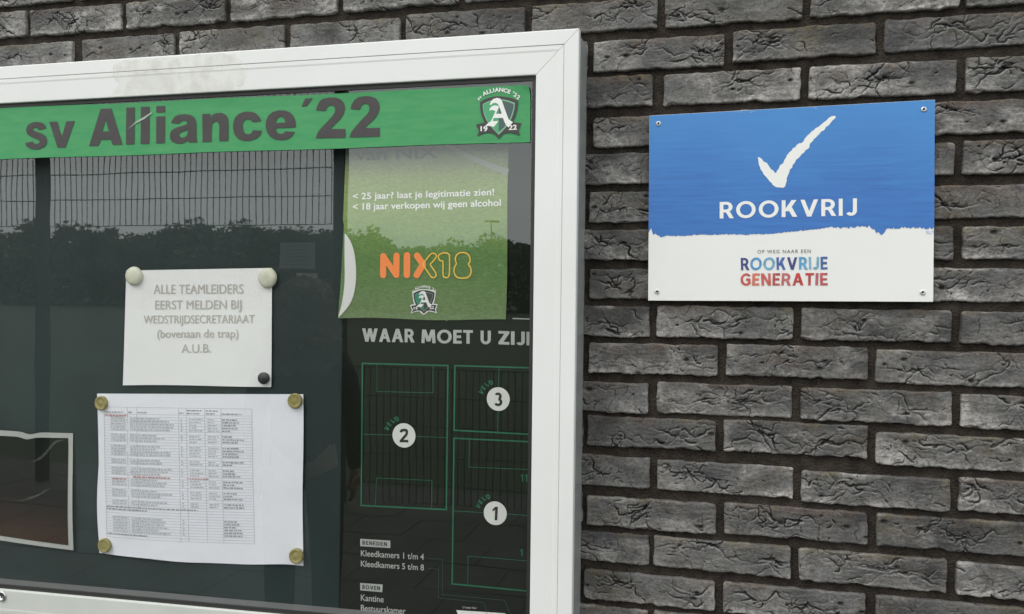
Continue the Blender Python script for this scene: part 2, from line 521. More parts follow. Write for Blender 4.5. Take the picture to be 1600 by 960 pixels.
def build_wall():
    wall = empty('brick_wall', (0, 0, GROUND))
    tag(wall, 'dark grey wall of crinkled hand moulded bricks with recessed brown joints', 'wall')
    # mortar bed with its own uneven surface near the camera
    nx, nz = 260, 170
    x = np.linspace(-2.4, 2.0, nx); z = np.linspace(-1.45, 0.75, nz)
    X, Z = np.meshgrid(x, z)
    Y = 0.0068 + 0.0009 * lattice(nx, nz, 90, 60, RNG) + 0.0006 * lattice(nx, nz, 40, 30, RNG)
    V = np.stack([X, Y, Z], -1).reshape(-1, 3)
    mb = MB()
    idx = np.arange(nx * nz).reshape(nz, nx)
    F = np.stack([idx[:-1, :-1], idx[:-1, 1:], idx[1:, 1:], idx[1:, :-1]], -1).reshape(-1, 4)
    mb.add(V.tolist(), F.tolist())
    for a, b, c, d in ((-7, -2.4, GROUND - .1, 2.6), (2.0, 7, GROUND - .1, 2.6), (-2.4, 2.0, .75, 2.6), (-2.4, 2.0, GROUND - .1, -1.45)):
        mb.add([(a, .0065, c), (b, .0065, c), (b, .0065, d), (a, .0065, d)], [(0, 1, 2, 3)])
    mb.box(-7, 7, .03, .12, GROUND - .1, 2.6)
    mb.build('mortar', M_MORTAR, wall, smooth=True)
    count = 0
    far = MB()
    for j in range(-18, 31):
        for c in range(-24, 24):
            i = c + (-.5 if j % 2 else 0)
            gx, gz = i * PX, -j * PZ
            if (i, j) in MEAS:
                gx, gz = MEAS[(i, j)]
            hid = gx > CX0 + .02 and gx + BW < CX1 - .03 and gz + BH < CZT - .02 and gz > CZB1 + .06
            if hid: continue
            if gz + .06 < GROUND or gz > 2.5: continue
            # pixel of the brick's centre
            d = np.array([gx + BW / 2, 0, gz + BH / 2]) - EYE
            q = (800 + F_PX * d @ AX_R / (d @ AX_F), 480 - F_PX * d @ AX_U / (d @ AX_F))
            inview = -118 < q[0] < 1720 and -28 < q[1] < 988
            near = -560 < q[0] < 2250 and -330 < q[1] < 1270
            nxt = MEAS.get((i + 1, j))
            w = (nxt[0] - gx - .0125) if (nxt and (i, j) in MEAS) else BW + RNG.normal(0, .0012)
            hh = BH + RNG.normal(0, .0006)
            jx, jz = (0, 0) if (i, j) in MEAS else (RNG.normal(0, .0013), RNG.normal(0, .0008))
            if inview or near:
                me = brick_mesh(np.random.RandomState(1000 + j * 97 + int(c) * 13 + 4000), w, hh, *((206, 50) if inview else (44, 11)))
                o = bpy.data.objects.new('brick', me)
                COL.objects.link(o)
                o.location = (gx + jx, -.0005, gz + jz)
                o.rotation_euler = (0, RNG.normal(0, .0022), 0)
                o.parent = wall
                o.matrix_parent_inverse = Matrix.Translation(-Vector(wall.location))
                count += 1
            else:
                far.box(gx, gx + w, 0, .02, gz, gz + hh)
    fo = far.build('brick_courses', M_BRICK, wall)
    fo['kind'] = 'stuff'
    print('bricks', count)
    return wall


build_wall()

# ------------------------------------------------------------------ flat lettering
_tmpc = bpy.data.curves.new('t', 'FONT')
_tmpo = bpy.data.objects.new('t', _tmpc)


def font2d(body, weight=0.0, spacing=1.0):
    _tmpc.body = body
    _tmpc.size = 1.0
    _tmpc.offset = weight
    _tmpc.space_character = spacing
    _tmpc.resolution_u = 4
    COL.objects.link(_tmpo)
    bpy.context.view_layer.update()
    me = bpy.data.meshes.new_from_object(_tmpo)
    COL.objects.unlink(_tmpo)
    vs = [(v.co.x, v.co.y) for v in me.vertices]
    fs = [tuple(p.vertices) for p in me.polygons]
    bpy.data.meshes.remove(me)
    return vs, fs


_h, _ = font2d('H')
CAP = max(v[1] for v in _h)


class G2:
    """flat glyph builder: pieces are 2d polygons with a layer number each"""
    def __init__(s):
        s.v, s.f, s.w = [], [], 0.0

    def add(s, pts, faces, lay):
        n = len(s.v)
        s.v += [(p[0], p[1], lay) for p in pts]
        s.f += [tuple(i + n for i in f) for f in faces]

    def poly(s, pts, lay=0):
        t = tessellate_polygon([[Vector((p[0], p[1], 0)) for p in pts]])
        s.add(pts, [tuple(x) for x in t], lay)

    def stroke(s, pts, w, lay=0, w2=None):
        """constant (or linearly changing) width ribbon"""
        P = [Vector(p) for p in pts]
        L, Rr = [], []
        for i, p in enumerate(P):
            a = P[max(i - 1, 0)]; b = P[min(i + 1, len(P) - 1)]
            d1 = (p - a).normalized() if i else (b - p).normalized()
            d2 = (b - p).normalized() if i < len(P) - 1 else d1
            d = (d1 + d2)
            d = d.normalized() if d.length > 1e-6 else d1
            k = 1 / max(.45, d.dot(d1))
            nrm = Vector((-d.y, d.x))
            ww = w if w2 is None else w + (w2 - w) * i / (len(P) - 1)
            L.append(p + nrm * ww / 2 * k); Rr.append(p - nrm * ww / 2 * k)
        n = len(P)
        s.add([(q.x, q.y) for q in L + Rr], [(i, i + 1, n + i + 1, n + i) for i in range(n - 1)], lay)

    def arc(s, cx, cy, rx, ry, a0, a1, tx, ty=None, lay=0, n=28):
        """elliptical ring sector, outer radii rx, ry, thickness tx sideways and ty upright"""
        ty = tx if ty is None else ty
        o, i_ = [], []
        for k in range(n + 1):
            a = R(a0 + (a1 - a0) * k / n)
            o.append((cx + rx * math.cos(a), cy + ry * math.sin(a)))
            i_.append((cx + (rx - tx) * math.cos(a), cy + (ry - ty) * math.sin(a)))
        s.add(o + i_, [(k, k + 1, n + 2 + k, n + 1 + k) for k in range(n)], lay)

    def diag(s, x0, y0, x1, y1, w, lay=0):
        """stroke with level cuts; w is its width measured sideways"""
        s.poly([(x0, y0), (x0 + w, y0), (x1 + w, y1), (x1, y1)], lay)

    def rect(s, x0, x1, y0, y1, lay=0):
        s.add([(x0, y0), (x1, y0), (x1, y1), (x0, y1)], [(0, 1, 2, 3)], lay)


def spline(pts, n=8):
    out = []
    P = [pts[0]] + list(pts) + [pts[-1]]
    for i in range(1, len(P) - 2):
        p0, p1, p2, p3 = P[i - 1], P[i], P[i + 1], P[i + 2]
        for k in range(n):
            t = k / n
            out.append(tuple(.5 * (2 * p1[c] + (p2[c] - p0[c]) * t + (2 * p0[c] - 5 * p1[c] + 4 * p2[c] - p3[c]) * t * t +
                                   (3 * p1[c] - p0[c] - 3 * p2[c] + p3[c]) * t ** 3) for c in (0, 1)))
    out.append(tuple(pts[-1]))
    return out


def glyph(g, ch, t):
    """geometric capitals: cap height 1, stem thickness t; returns nothing, sets g.w"""
    h = t * .92
    if ch == 'O':
        w = .98; g.arc(w / 2, .5, w / 2, .515, 0, 360, t, h, n=44)
    elif ch == 'R':
        w = .68; g.rect(0, t, 0, 1); g.rect(t, .34, 1 - h, 1, 1); g.rect(t, .34, .36, .36 + h, 1)
        g.arc(.33, .68, .32, .32, -90, 90, t, h, 2); g.diag(w - t * .95 + .0, 0, .30, .40, t * 1.15, 3)
    elif ch == 'K':
        w = .76; g.rect(0, t, 0, 1); g.diag(t * .5, .34, w - t * 1.45, 1, t * 1.3, 1); g.diag(w - t * 1.2, 0, .26, .58, t * 1.25, 2)
    elif ch == 'V':
        w = .86; g.diag(w / 2 - t * .55, 0, 0, 1, t * 1.1); g.diag(w / 2 - t * .55, 0, w - t * 1.1, 1, t * 1.1, 1)
    elif ch == 'I':
        w = t; g.rect(0, t, 0, 1)
    elif ch == 'J':
        w = .52; g.rect(w - t, w, .28, 1); g.arc(w - .27, .28, .27, .29, -150, 0, t, h, 1)
    elif ch == 'W':
        w = 1.16; q = (w - t * 1.1) / 4
        for k, (a, b) in enumerate(((q, 0), (q, 2 * q), (3 * q, 2 * q), (3 * q, 4 * q))): g.diag(a, 0, b, 1, t * 1.1, k)
    elif ch == 'M':
        w = .96; g.diag(0, 0, t * .25, 1, t); g.diag(w - t, 0, w - t * 1.25, 1, t, 1)
        g.diag(w / 2 - t * .55, .12, t * .35, 1, t * 1.1, 2); g.diag(w / 2 - t * .55, .12, w - t * 1.45, 1, t * 1.1, 3)
    elif ch == 'A':
        w = .84; g.diag(0, 0, w / 2 - t * .55, 1, t * 1.1); g.diag(w - t * 1.1, 0, w / 2 - t * .55, 1, t * 1.1, 1); g.rect(.2, w - .2, .24, .24 + h * .9, 2)
    elif ch == 'E':
        w = .56; g.rect(0, t, 0, 1)
        for k, y in enumerate((0, .5 - h / 2, 1 - h)): g.rect(t, w - (.04 if k == 1 else 0), y, y + h, 1)
    elif ch == 'F':
        w = .54; g.rect(0, t, 0, 1); g.rect(t, w, 1 - h, 1, 1); g.rect(t, w - .04, .46, .46 + h, 1)
    elif ch == 'L':
        w = .5; g.rect(0, t, 0, 1); g.rect(t, w, 0, h, 1)
    elif ch == 'T':
        w = .64; g.rect(w / 2 - t / 2, w / 2 + t / 2, 0, 1); g.rect(0, w, 1 - h, 1, 1)
    elif ch == 'U':
        w = .72; g.rect(0, t, .36, 1); g.rect(w - t, w, .36, 1); g.arc(w / 2, .36, w / 2, .375, 180, 360, t, h, 1)
    elif ch == 'Z':
        w = .66; g.rect(0, w, 0, h); g.rect(0, w, 1 - h, 1); g.diag(.0, h * .8, w - t * 1.3, 1 - h * .8, t * 1.3, 1)
    elif ch == 'N':
        w = .74; g.rect(0, t, 0, 1); g.rect(w - t, w, 0, 1); g.diag(w - t * 1.1, 0, 0, 1, t * 1.1, 1)
    elif ch == 'B':
        w = .64; g.rect(0, t, 0, 1)
        for k, y in enumerate((0, .5 - h / 2, 1 - h)): g.rect(t, .34, y, y + h, 1)
        g.arc(.33, .27, .31, .27, -90, 90, t, h, 2); g.arc(.31, .75, .28, .25, -90, 90, t, h, 2)
    elif ch == 'D':
        w = .74; g.rect(0, t, 0, 1); g.rect(t, .27, 0, h, 1); g.rect(t, .27, 1 - h, 1, 1); g.arc(.25, .5, w - .25, .5, -90, 90, t, h, 2)
    elif ch == 'G':
        w = .78; g.arc(.44, .5, .44, .515, 38, 330, t, h); g.rect(.44, w, .40, .40 + h, 1); g.rect(w - t, w, .14, .42, 2)
    elif ch == 'P':
        w = .64; g.rect(0, t, 0, 1); g.rect(t, .34, 1 - h, 1, 1); g.rect(t, .34, .36, .36 + h, 1); g.arc(.33, .68, .31, .32, -90, 90, t, h, 2)
    elif ch == '1':
        w = .42; g.rect(w - t, w, 0, 1); g.poly([(0, .78), (w - t, 1), (w - t, 1 - t * 1.1), (.04, .78 - t * .75)], 1)
    elif ch == '2':
        w = .66; g.stroke(spline([(.08, .74), (.14, .86), (.30, 1 - t * .5), (.50, .90), (.56, .74), (.50, .56), (.30, .33), (.10, h * .5)], 7), t); g.rect(.0, w, 0, h, 1)
    elif ch == '3':
        w = .64; g.arc(.31, .72, .28, .28, -80, 150, t, h); g.arc(.31, .29, .33, .30, -150, 85, t, h, 1)
    # heavy lower case for the banner (x height .735)
    elif ch == 's':
        w = .62; g.stroke(spline([(.55, .50), (.50, .60), (.32, .645), (.135, .585), (.13, .475), (.30, .39), (.47, .32), (.50, .20), (.36, .095), (.20, .095), (.06, .23)], 7), t * .93)
    elif ch == 'v':
        w = .66; g.diag(w / 2 - t * .55, 0, 0, .725, t * 1.12); g.diag(w / 2 - t * .55, 0, w - t * 1.12, .725, t * 1.12, 1)
    elif ch == 'l':
        w = t; g.rect(0, t, 0, 1)
    elif ch == 'i':
        w = t; g.rect(0, t, 0, .725); g.rect(0, t, .82, 1, 1)
    elif ch == 'n':
        w = .66; g.rect(0, t, 0, .725); g.rect(w - t, w, 0, .42); g.arc(w / 2 + .02, .42, w / 2 - .02, .32, 0, 165, t, t * .85, 1)
    elif ch == 'c':
        w = .64; g.arc(.35, .365, .35, .38, 42, 322, t, t * .86, 0)
    elif ch == 'e':
        w = .68; g.arc(.345, .365, .345, .38, -8, 322, t, t * .84, 0); g.rect(.16, .53, .295, .40, 1)
    elif ch == 'a':
        w = .68; g.rect(w - t * 1.12, w - t * .12, .08, .46, 0); g.arc(.34, .48, .29, .26, 15, 165, t, t * .8, 1)
        g.arc(.27, .20, .27, .215, 75, 330, t * .88, t * .7, 2); g.stroke([(.26, .36), (.38, .385), (.52, .43)], t * .62, 3)
        g.poly([(w - t * 1.12, .1), (w - t * .12, .1), (w, 0), (w - t * 1.0, 0)], 4)
    elif ch == '\u00b4':
        w = .30; g.poly([(.02, .80), (.16, 1.0), (.36, 1.0), (.12, .80)])
    elif ch == '7':
        w = .6; g.rect(0, w, 1 - h, 1); g.diag(.12, 0, w - t * 1.1, 1 - h, t * 1.1, 1)
    else:
        w = .30
    g.w = w


def strokes2d(body, t, gap=.14, space=.38, jitter=0.0, heavy=False):
    vs, fs, spans = [], [], []
    x = 0.0
    for ch in body:
        if ch == ' ':
            x += space; continue
        g = G2()
        if heavy and ch == 'A':
            w = .90; g.poly([(0, 0), (.24, 0), (.31, .21), (.59, .21), (.66, 0), (.90, 0), (.57, 1), (.33, 1)]); g.w = w
            # counter is cut by building the frame as two legs and a bar
            g.v, g.f = [], []
            g.diag(0, 0, .325, 1, .25); g.diag(.65, 0, .325, 1, .25, 1); g.rect(.2, .7, .20, .38, 2); g.w = w
        elif heavy and ch == '2':
            w = .68; g.stroke(spline([(.12, .70), (.16, .82), (.32, .905), (.49, .84), (.54, .70), (.46, .54), (.28, .38), (.12, .19)], 7), t * .98); g.rect(.0, w - .02, 0, .19, 1); g.poly([(0, .19), (.02, .10), (.34, .10), (.30, .19)], 2); g.w = w
        else:
            glyph(g, ch, t)
        n = len(vs)
        a0 = random.uniform(-jitter, jitter)
        vs += [(x + v[0] + a0 * v[1], v[1] + random.uniform(-jitter, jitter) * .3, v[2]) for v in g.v]
        fs += [tuple(i + n for i in f) for f in g.f]
        spans.append((n, len(vs)))
        x += g.w + gap
    return vs, fs, x - gap


def put(name, vs, fs, width, cap, A, B, T, material, parent, depth, lift=.0004, u0=0.0):
    """lay 2d shapes on a sheet: A baseline start, B baseline end, T cap top over A, all world points; depth(x, z) gives the sheet's y"""
    e = (B - A) / width
    f = (T - A) / cap
    V = []
    for v in vs:
        p = A + e * (v[0] - u0) + f * v[1]
        lay = v[2] if len(v) > 2 else 0
        V.append((p.x, depth(p.x, p.z) - lift - lay * 4e-5, p.z))
    return link(name, mesh(name, V, fs), material, parent)


def text(name, body, a, b, t, Y, material, parent, weight=0.0, depth=None, spacing=1.0, lift=.0004):
    vs, fs = font2d(body, weight, spacing)
    x0 = min(v[0] for v in vs); x1 = max(v[0] for v in vs)
    return put(name, vs, fs, x1 - x0, CAP, at(*a, Y), at(*b, Y), at(*t, Y), material, parent, depth or (lambda x, z: Y), lift, x0)


def letters(name, body, a, b, t, Y, material, parent, thick=.17, gap=.14, space=.38, depth=None, jitter=0.0, heavy=False, lift=.0004):
    vs, fs, w = strokes2d(body, thick, gap, space, jitter, heavy)
    return put(name, vs, fs, w, 1.0, at(*a, Y), at(*b, Y), at(*t, Y), material, parent, depth or (lambda x, z: Y), lift)


# ------------------------------------------------------------------ display case
def build_case():
    case = empty('display_case', (-.92, 0, GROUND + .9))
    case.location = (-.92, 0, -1.05)
    tag(case, 'white framed glazed notice case hanging on the dark brick wall', 'display case')
    zb = lambda x: CZB0 + (CZB1 - CZB0) * (x - CX0) / (CX1 - CX0)
    outer = [Vector((CX0, 0, zb(CX0))), Vector((CX1, 0, zb(CX1))), Vector((CX1, 0, CZT)), Vector((CX0, 0, CZT))]

    def inset(s):
        a = .0 + s
        return [Vector((CX0 + a, 0, zb(CX0 + a) + a)), Vector((CX1 - a, 0, zb(CX1 - a) + a)), Vector((CX1 - a, 0, CZT - a)), Vector((CX0 + a, 0, CZT - a))]
    # lid profile: (inset, y)
    prof = [(.0030, -.0800), (.0004, -.0806), (.0000, -.0815), (.0000, -.0942), (.0003, -.0954), (.0016, -.0962), (.0225, -.0962), (.0229, -.0956), (.0231, -.0942), (.0235, -.0942),
            (.0237, -.0954), (.0242, -.0957), (.0300, -.0957), (.0330, -.0951), (.0655, -.0946), (.0668, -.0942), (.0674, -.0930), (.0676, -.0860)]
    names = ['frame_rail', 'frame_stile', 'frame_rail', 'frame_stile']
    cut = 0.00035                                                    # hairline mitre gap
    for k in range(4):
        mb = MB()
        V = []
        for s, y in prof:
            c = inset(s)
            a, b = c[k].copy(), c[(k + 1) % 4].copy()
            d = (b - a).normalized()
            a += d * cut; b -= d * cut
            V += [(a.x, y, a.z), (b.x, y, b.z)]
        n = len(prof)
        fs = [(2 * i, 2 * i + 1, 2 * i + 3, 2 * i + 2) for i in range(n - 1)] + [(2 * n - 2, 2 * n - 1, 1, 0)]
        fs += [tuple(2 * i for i in range(n)), tuple(2 * i + 1 for i in reversed(range(n)))]
        mb.add(V, fs)
        mb.build(names[k], M_LOWRAIL if k == 0 else M_FRAME, case)
    # casing behind the lid with a projecting flange
    mb = MB()
    for s0, s1, y0, y1 in ((.0012, .012, -.0788, -.0745), (.0030, .012, -.0745, .004)):
        A_, B_ = inset(s0), inset(s1)
        for k in range(4):
            a, b, c, d = A_[k], A_[(k + 1) % 4], B_[(k + 1) % 4], B_[k]
            V = [(p.x, y, p.z) for y in (y0, y1) for p in (a, b, c, d)]
            mb.add(V, [(0, 1, 2, 3), (7, 6, 5, 4), (0, 4, 5, 1), (1, 5, 6, 2), (2, 6, 7, 3), (3, 7, 4, 0)])
    mb.build('casing', M_CASE, case)
    # gasket round the glass
    mb = MB()
    A_, B_ = inset(.0600), inset(.0742)
    for k in range(4):
        a, b, c, d = A_[k], A_[(k + 1) % 4], B_[(k + 1) % 4], B_[k]
        V = [(p.x, y, p.z) for y in (-.0885, -.0840) for p in (a, b, c, d)]
        mb.add(V, [(0, 1, 2, 3), (7, 6, 5, 4), (0, 4, 5, 1), (1, 5, 6, 2), (2, 6, 7, 3), (3, 7, 4, 0)])
    mb.build('gasket', M_GASKET, case)
    # glass: front face reflects, the other faces are clear
    c = inset(.062)
    V = [(p.x, y, p.z) for y in (GLASS, GLASS + .004) for p in c]
    me = mesh('glass_pane', V, [(0, 1, 2, 3), (7, 6, 5, 4), (0, 4, 5, 1), (1, 5, 6, 2), (2, 6, 7, 3), (3, 7, 4, 0)])
    o = link('glass_pane', me, [glass_mat(), clear_mat()], case)
    for p in me.polygons: p.material_index = 0 if p.index == 0 else 1
    # back board and inner lining
    mb = MB()
    c = inset(.012)
    V = [(p.x, y, p.z) for y in (-.0480, -.0300) for p in c]
    mb.add(V, [(0, 1, 2, 3), (7, 6, 5, 4), (0, 4, 5, 1), (1, 5, 6, 2), (2, 6, 7, 3), (3, 7, 4, 0)])
    mb.build('back_board', M_BOARD, case)
    mb = MB()
    A_, B_ = inset(.0125), inset(.0700)
    for k in range(4):
        a, b, c, d = A_[k], A_[(k + 1) % 4], B_[(k + 1) % 4], B_[k]
        V = [(p.x, y, p.z) for y in (-.0815, -.0490) for p in (a, b, c, d)]
        mb.add(V, [(0, 1, 2, 3), (7, 6, 5, 4), (0, 4, 5, 1), (1, 5, 6, 2), (2, 6, 7, 3), (3, 7, 4, 0)])
    mb.build('inner_lining', M_GREYLEDGE, case)
    # lock in the lower rail
    c = at(3, 932, -.0955)
    mb = MB(); mb.lathe((c.x, -.0946, c.z), [(.0098, 0), (.0098, .002), (.0088, .0032), (.0062, .0034), (.0058, .0022), (.0, .0022)], 28)
    lk = mb.build('lock', M_STEEL, case, smooth=True)
    mb = MB(); mb.box(c.x - .0007, c.x + .0007, -.0973, -.0966, c.z - .003, c.z + .003)
    mb.build('keyhole', M_DARK, lk)
    # old glue patch on the top rail: a very thin ragged film
    pts = [(178, 102), (196, 95), (240, 93), (300, 87), (345, 83), (368, 86), (378, 95), (376, 103), (388, 107), (384, 120), (376, 134), (362, 141), (300, 144), (240, 146), (200, 148), (176, 146), (186, 130), (174, 116)]
    Y = -.0962
    P = []
    for k in range(len(pts)):
        a, b = pts[k], pts[(k + 1) % len(pts)]
        for q in range(5):
            t = q / 5
            P.append(at(a[0] + (b[0] - a[0]) * t + random.uniform(-1.4, 1.4), a[1] + (b[1] - a[1]) * t + random.uniform(-1.2, 1.2), Y))
    m = bpy.data.materials.new('glue_film'); m.use_nodes = True
    n, l = m.node_tree.nodes, m.node_tree.links
    b_ = n['Principled BSDF']; b_.inputs['Base Color'].default_value = (0.62, 0.60, 0.49, 1); b_.inputs['Roughness'].default_value = .35
    tc_ = n.new('ShaderNodeTexCoord'); nz_ = n.new('ShaderNodeTexNoise'); nz_.inputs['Scale'].default_value = 55; nz_.inputs['Detail'].default_value = 7
    l.new(tc_.outputs['Object'], nz_.inputs['Vector'])
    mr = n.new('ShaderNodeMapRange'); mr.inputs['From Min'].default_value = .42; mr.inputs['From Max'].default_value = .68; mr.inputs['To Min'].default_value = .07; mr.inputs['To Max'].default_value = .30
    l.new(nz_.outputs['Fac'], mr.inputs['Value']); l.new(mr.outputs[0], b_.inputs['Alpha'])
    mb = MB(); mb.poly([(p.x, Y - .0006, p.z) for p in P])
    mb.build('glue_residue', m, case)
    return case


build_case()

# ------------------------------------------------------------------ club crest
CREST = dict(
    shield=[(197, 292), (260, 255), (330, 225), (400, 208), (475, 203), (560, 208), (640, 222), (710, 245), (768, 270), (765, 340), (752, 420), (728, 500), (695, 580), (650, 655), (590, 725), (530, 790), (478, 838), (430, 790), (370, 730), (310, 665), (262, 590), (225, 500), (205, 400)],
    inner=[(240, 322), (300, 290), (380, 262), (475, 250), (560, 255), (640, 275), (722, 305), (715, 380), (700, 450), (672, 530), (630, 610), (570, 690), (478, 780), (400, 700), (330, 620), (290, 550), (258, 470), (243, 390)],
    left=[(250, 326), (306, 298), (384, 272), (478, 260), (478, 766), (404, 690), (338, 612), (299, 544), (268, 466), (252, 390)],
    right=[(478, 262), (560, 273), (640, 294), (705, 322), (700, 380), (684, 446), (656, 522), (616, 600), (560, 672), (478, 745)],
    wing_l=[(135, 632), (200, 612), (265, 604), (300, 640), (350, 700), (400, 765), (350, 750), (290, 752), (220, 770), (155, 806), (185, 722)],
    wing_r=[(818, 606), (760, 598), (690, 596), (660, 640), (600, 700), (560, 765), (620, 750), (670, 752), (735, 768), (800, 796), (774, 716)],
    stem=[(400, 245), (455, 228), (500, 240), (527, 272), (550, 340), (590, 450), (630, 555), (692, 592), (628, 672), (590, 640), (560, 575), (535, 500), (510, 420), (485, 352), (462, 315), (430, 302), (395, 308), (362, 335), (343, 330), (362, 285)],
    lobe=[(336, 424), (352, 380), (385, 350), (430, 342), (470, 350), (450, 390), (430, 432), (400, 412), (368, 410)],
    thin=[(468, 350), (487, 362), (398, 545), (382, 585), (362, 582)],
    bar=[(425, 468), (525, 468), (545, 530), (398, 530)],
    foot=[(272, 655), (300, 625), (345, 588), (385, 572), (430, 580), (478, 572), (440, 622), (405, 664), (340, 648)],
)


def crest(parent, origin, scale, Y, depth, mats, outline=False, lift=.0005):
    """origin: photo pixel of the drawing's (0, 0); scale: photo pixels per drawing unit"""
    name = 'crest'

    def pp(q): return at(origin[0] + q[0] * scale, origin[1] + q[1] * scale, Y)

    def layer(part, keys, m, k, grow=0.0, par=None):
        mb = MB()
        for key in keys:
            pts = CREST[key]
            if grow:
                cx = sum(p[0] for p in pts) / len(pts); cy = sum(p[1] for p in pts) / len(pts)
                pts = [(p[0] + (grow if p[0] > cx else -grow) * min(1, abs(p[0] - cx) / 60), p[1] + (grow if p[1] > cy else -grow) * min(1, abs(p[1] - cy) / 60)) for p in pts]
            W_ = [pp(q) for q in pts]
            mb.poly([(w.x, depth(w.x, w.z) - lift - k * 7e-5 - .00001 * keys.index(key), w.z) for w in W_])
        return mb.build(part, m, par)
    root = layer(name, ['shield', 'wing_l', 'wing_r'], mats['dark'], 1, 0, parent)
    if outline:
        layer('crest_outline', ['shield', 'wing_l', 'wing_r'], mats['white'], 0, 26, root)
    layer('shield_field', ['inner'], mats['line'], 2, 0, root)
    layer('shield_half', ['left'], mats['green'], 3, 0, root)
    layer('shield_half', ['right'], mats['slate'], 3, 0, root)
    layer('gothic_letter', ['stem', 'lobe', 'thin', 'bar', 'foot'], mats['white'], 4, 0, root)
    # year on the ribbon
    for body, x0, x1, yb, yt in (('19', 208, 312, 725, 655), ('22', 628, 752, 708, 640)):
        vs, fs = font2d(body, .028)
        ux0 = min(v[0] for v in vs); ux1 = max(v[0] for v in vs)
        put('lettering', vs, fs, ux1 - ux0, CAP, pp((x0, yb)), pp((x1, yb - (6 if x0 > 400 else -4))), pp((x0, yt)), mats['white'], root, depth, lift + 5 * 7e-5, ux0)
    # arched name
    body = "sv ALLIANCE '22"
    widths = {'s': .50, 'v': .55, ' ': .32, 'A': .72, 'L': .55, 'I': .34, 'N': .76, 'C': .68, 'E': .60, "'": .26, '2': .62}
    total = sum(widths[c] * (.8 if c in 'sv' else 1) for c in body)
    cx, cy, rad = 482, 590, 500
    a_start, a_end = 135.5, 46.0
    V, Fc = [], []
    u = 0
    for ch in body:
        wch = widths[ch] * (.8 if ch in 'sv' else 1)
        if ch != ' ':
            a = R(a_start + (a_end - a_start) * (u + wch / 2) / total)
            vs, fs = font2d(ch, .034)
            xm = (min(v[0] for v in vs) + max(v[0] for v in vs)) / 2
            k = 82 * (.8 if ch in 'sv' else 1)
            rr = rad - 45
            # flattened arc
            n = len(V)
            ca, sa = math.cos(a), math.sin(a)
            bx, by = cx + rr * ca * .94, cy - rr * sa
            t_ = (a - math.pi / 2) * .80
            for v in vs:
                lx, ly = (v[0] - xm) * k * 1.08, v[1] * k
                V.append(pp((bx + lx * math.cos(t_) - ly * math.sin(t_) * 1, by - lx * math.sin(t_) - ly * math.cos(t_))))
            Fc += [tuple(i + n for i in f) for f in fs]
        u += wch
    me = mesh('lettering', [(p.x, depth(p.x, p.z) - lift - .0002, p.z) for p in V], Fc)
    link('lettering', me, mats['white'], root)
    return root


# ------------------------------------------------------------------ banner stuck on the glass
M_BANNER = mat('green_banner_vinyl', (0.048, 0.290, 0.105), 0.55, spec=0.3, noise=1, nscale=26, col2=(0.074, 0.315, 0.120), bump=0.25, bscale=420, stretch=(1, 1, 5))
M_BLETTER = mat('faded_black_print', (0.060, 0.055, 0.054), 0.5, spec=0.35, noise=0.15, nscale=60)
M_WPRINT = mat('white_print', (0.78, 0.78, 0.74), 0.5)
CR1 = dict(dark=M_BLETTER, line=mat('crest_pale_green', (0.20, 0.45, 0.27), .5), green=mat('crest_green', (0.062, 0.34, 0.15), .5), slate=mat('crest_slate', (0.055, 0.10, 0.09), .5), white=M_WPRINT)


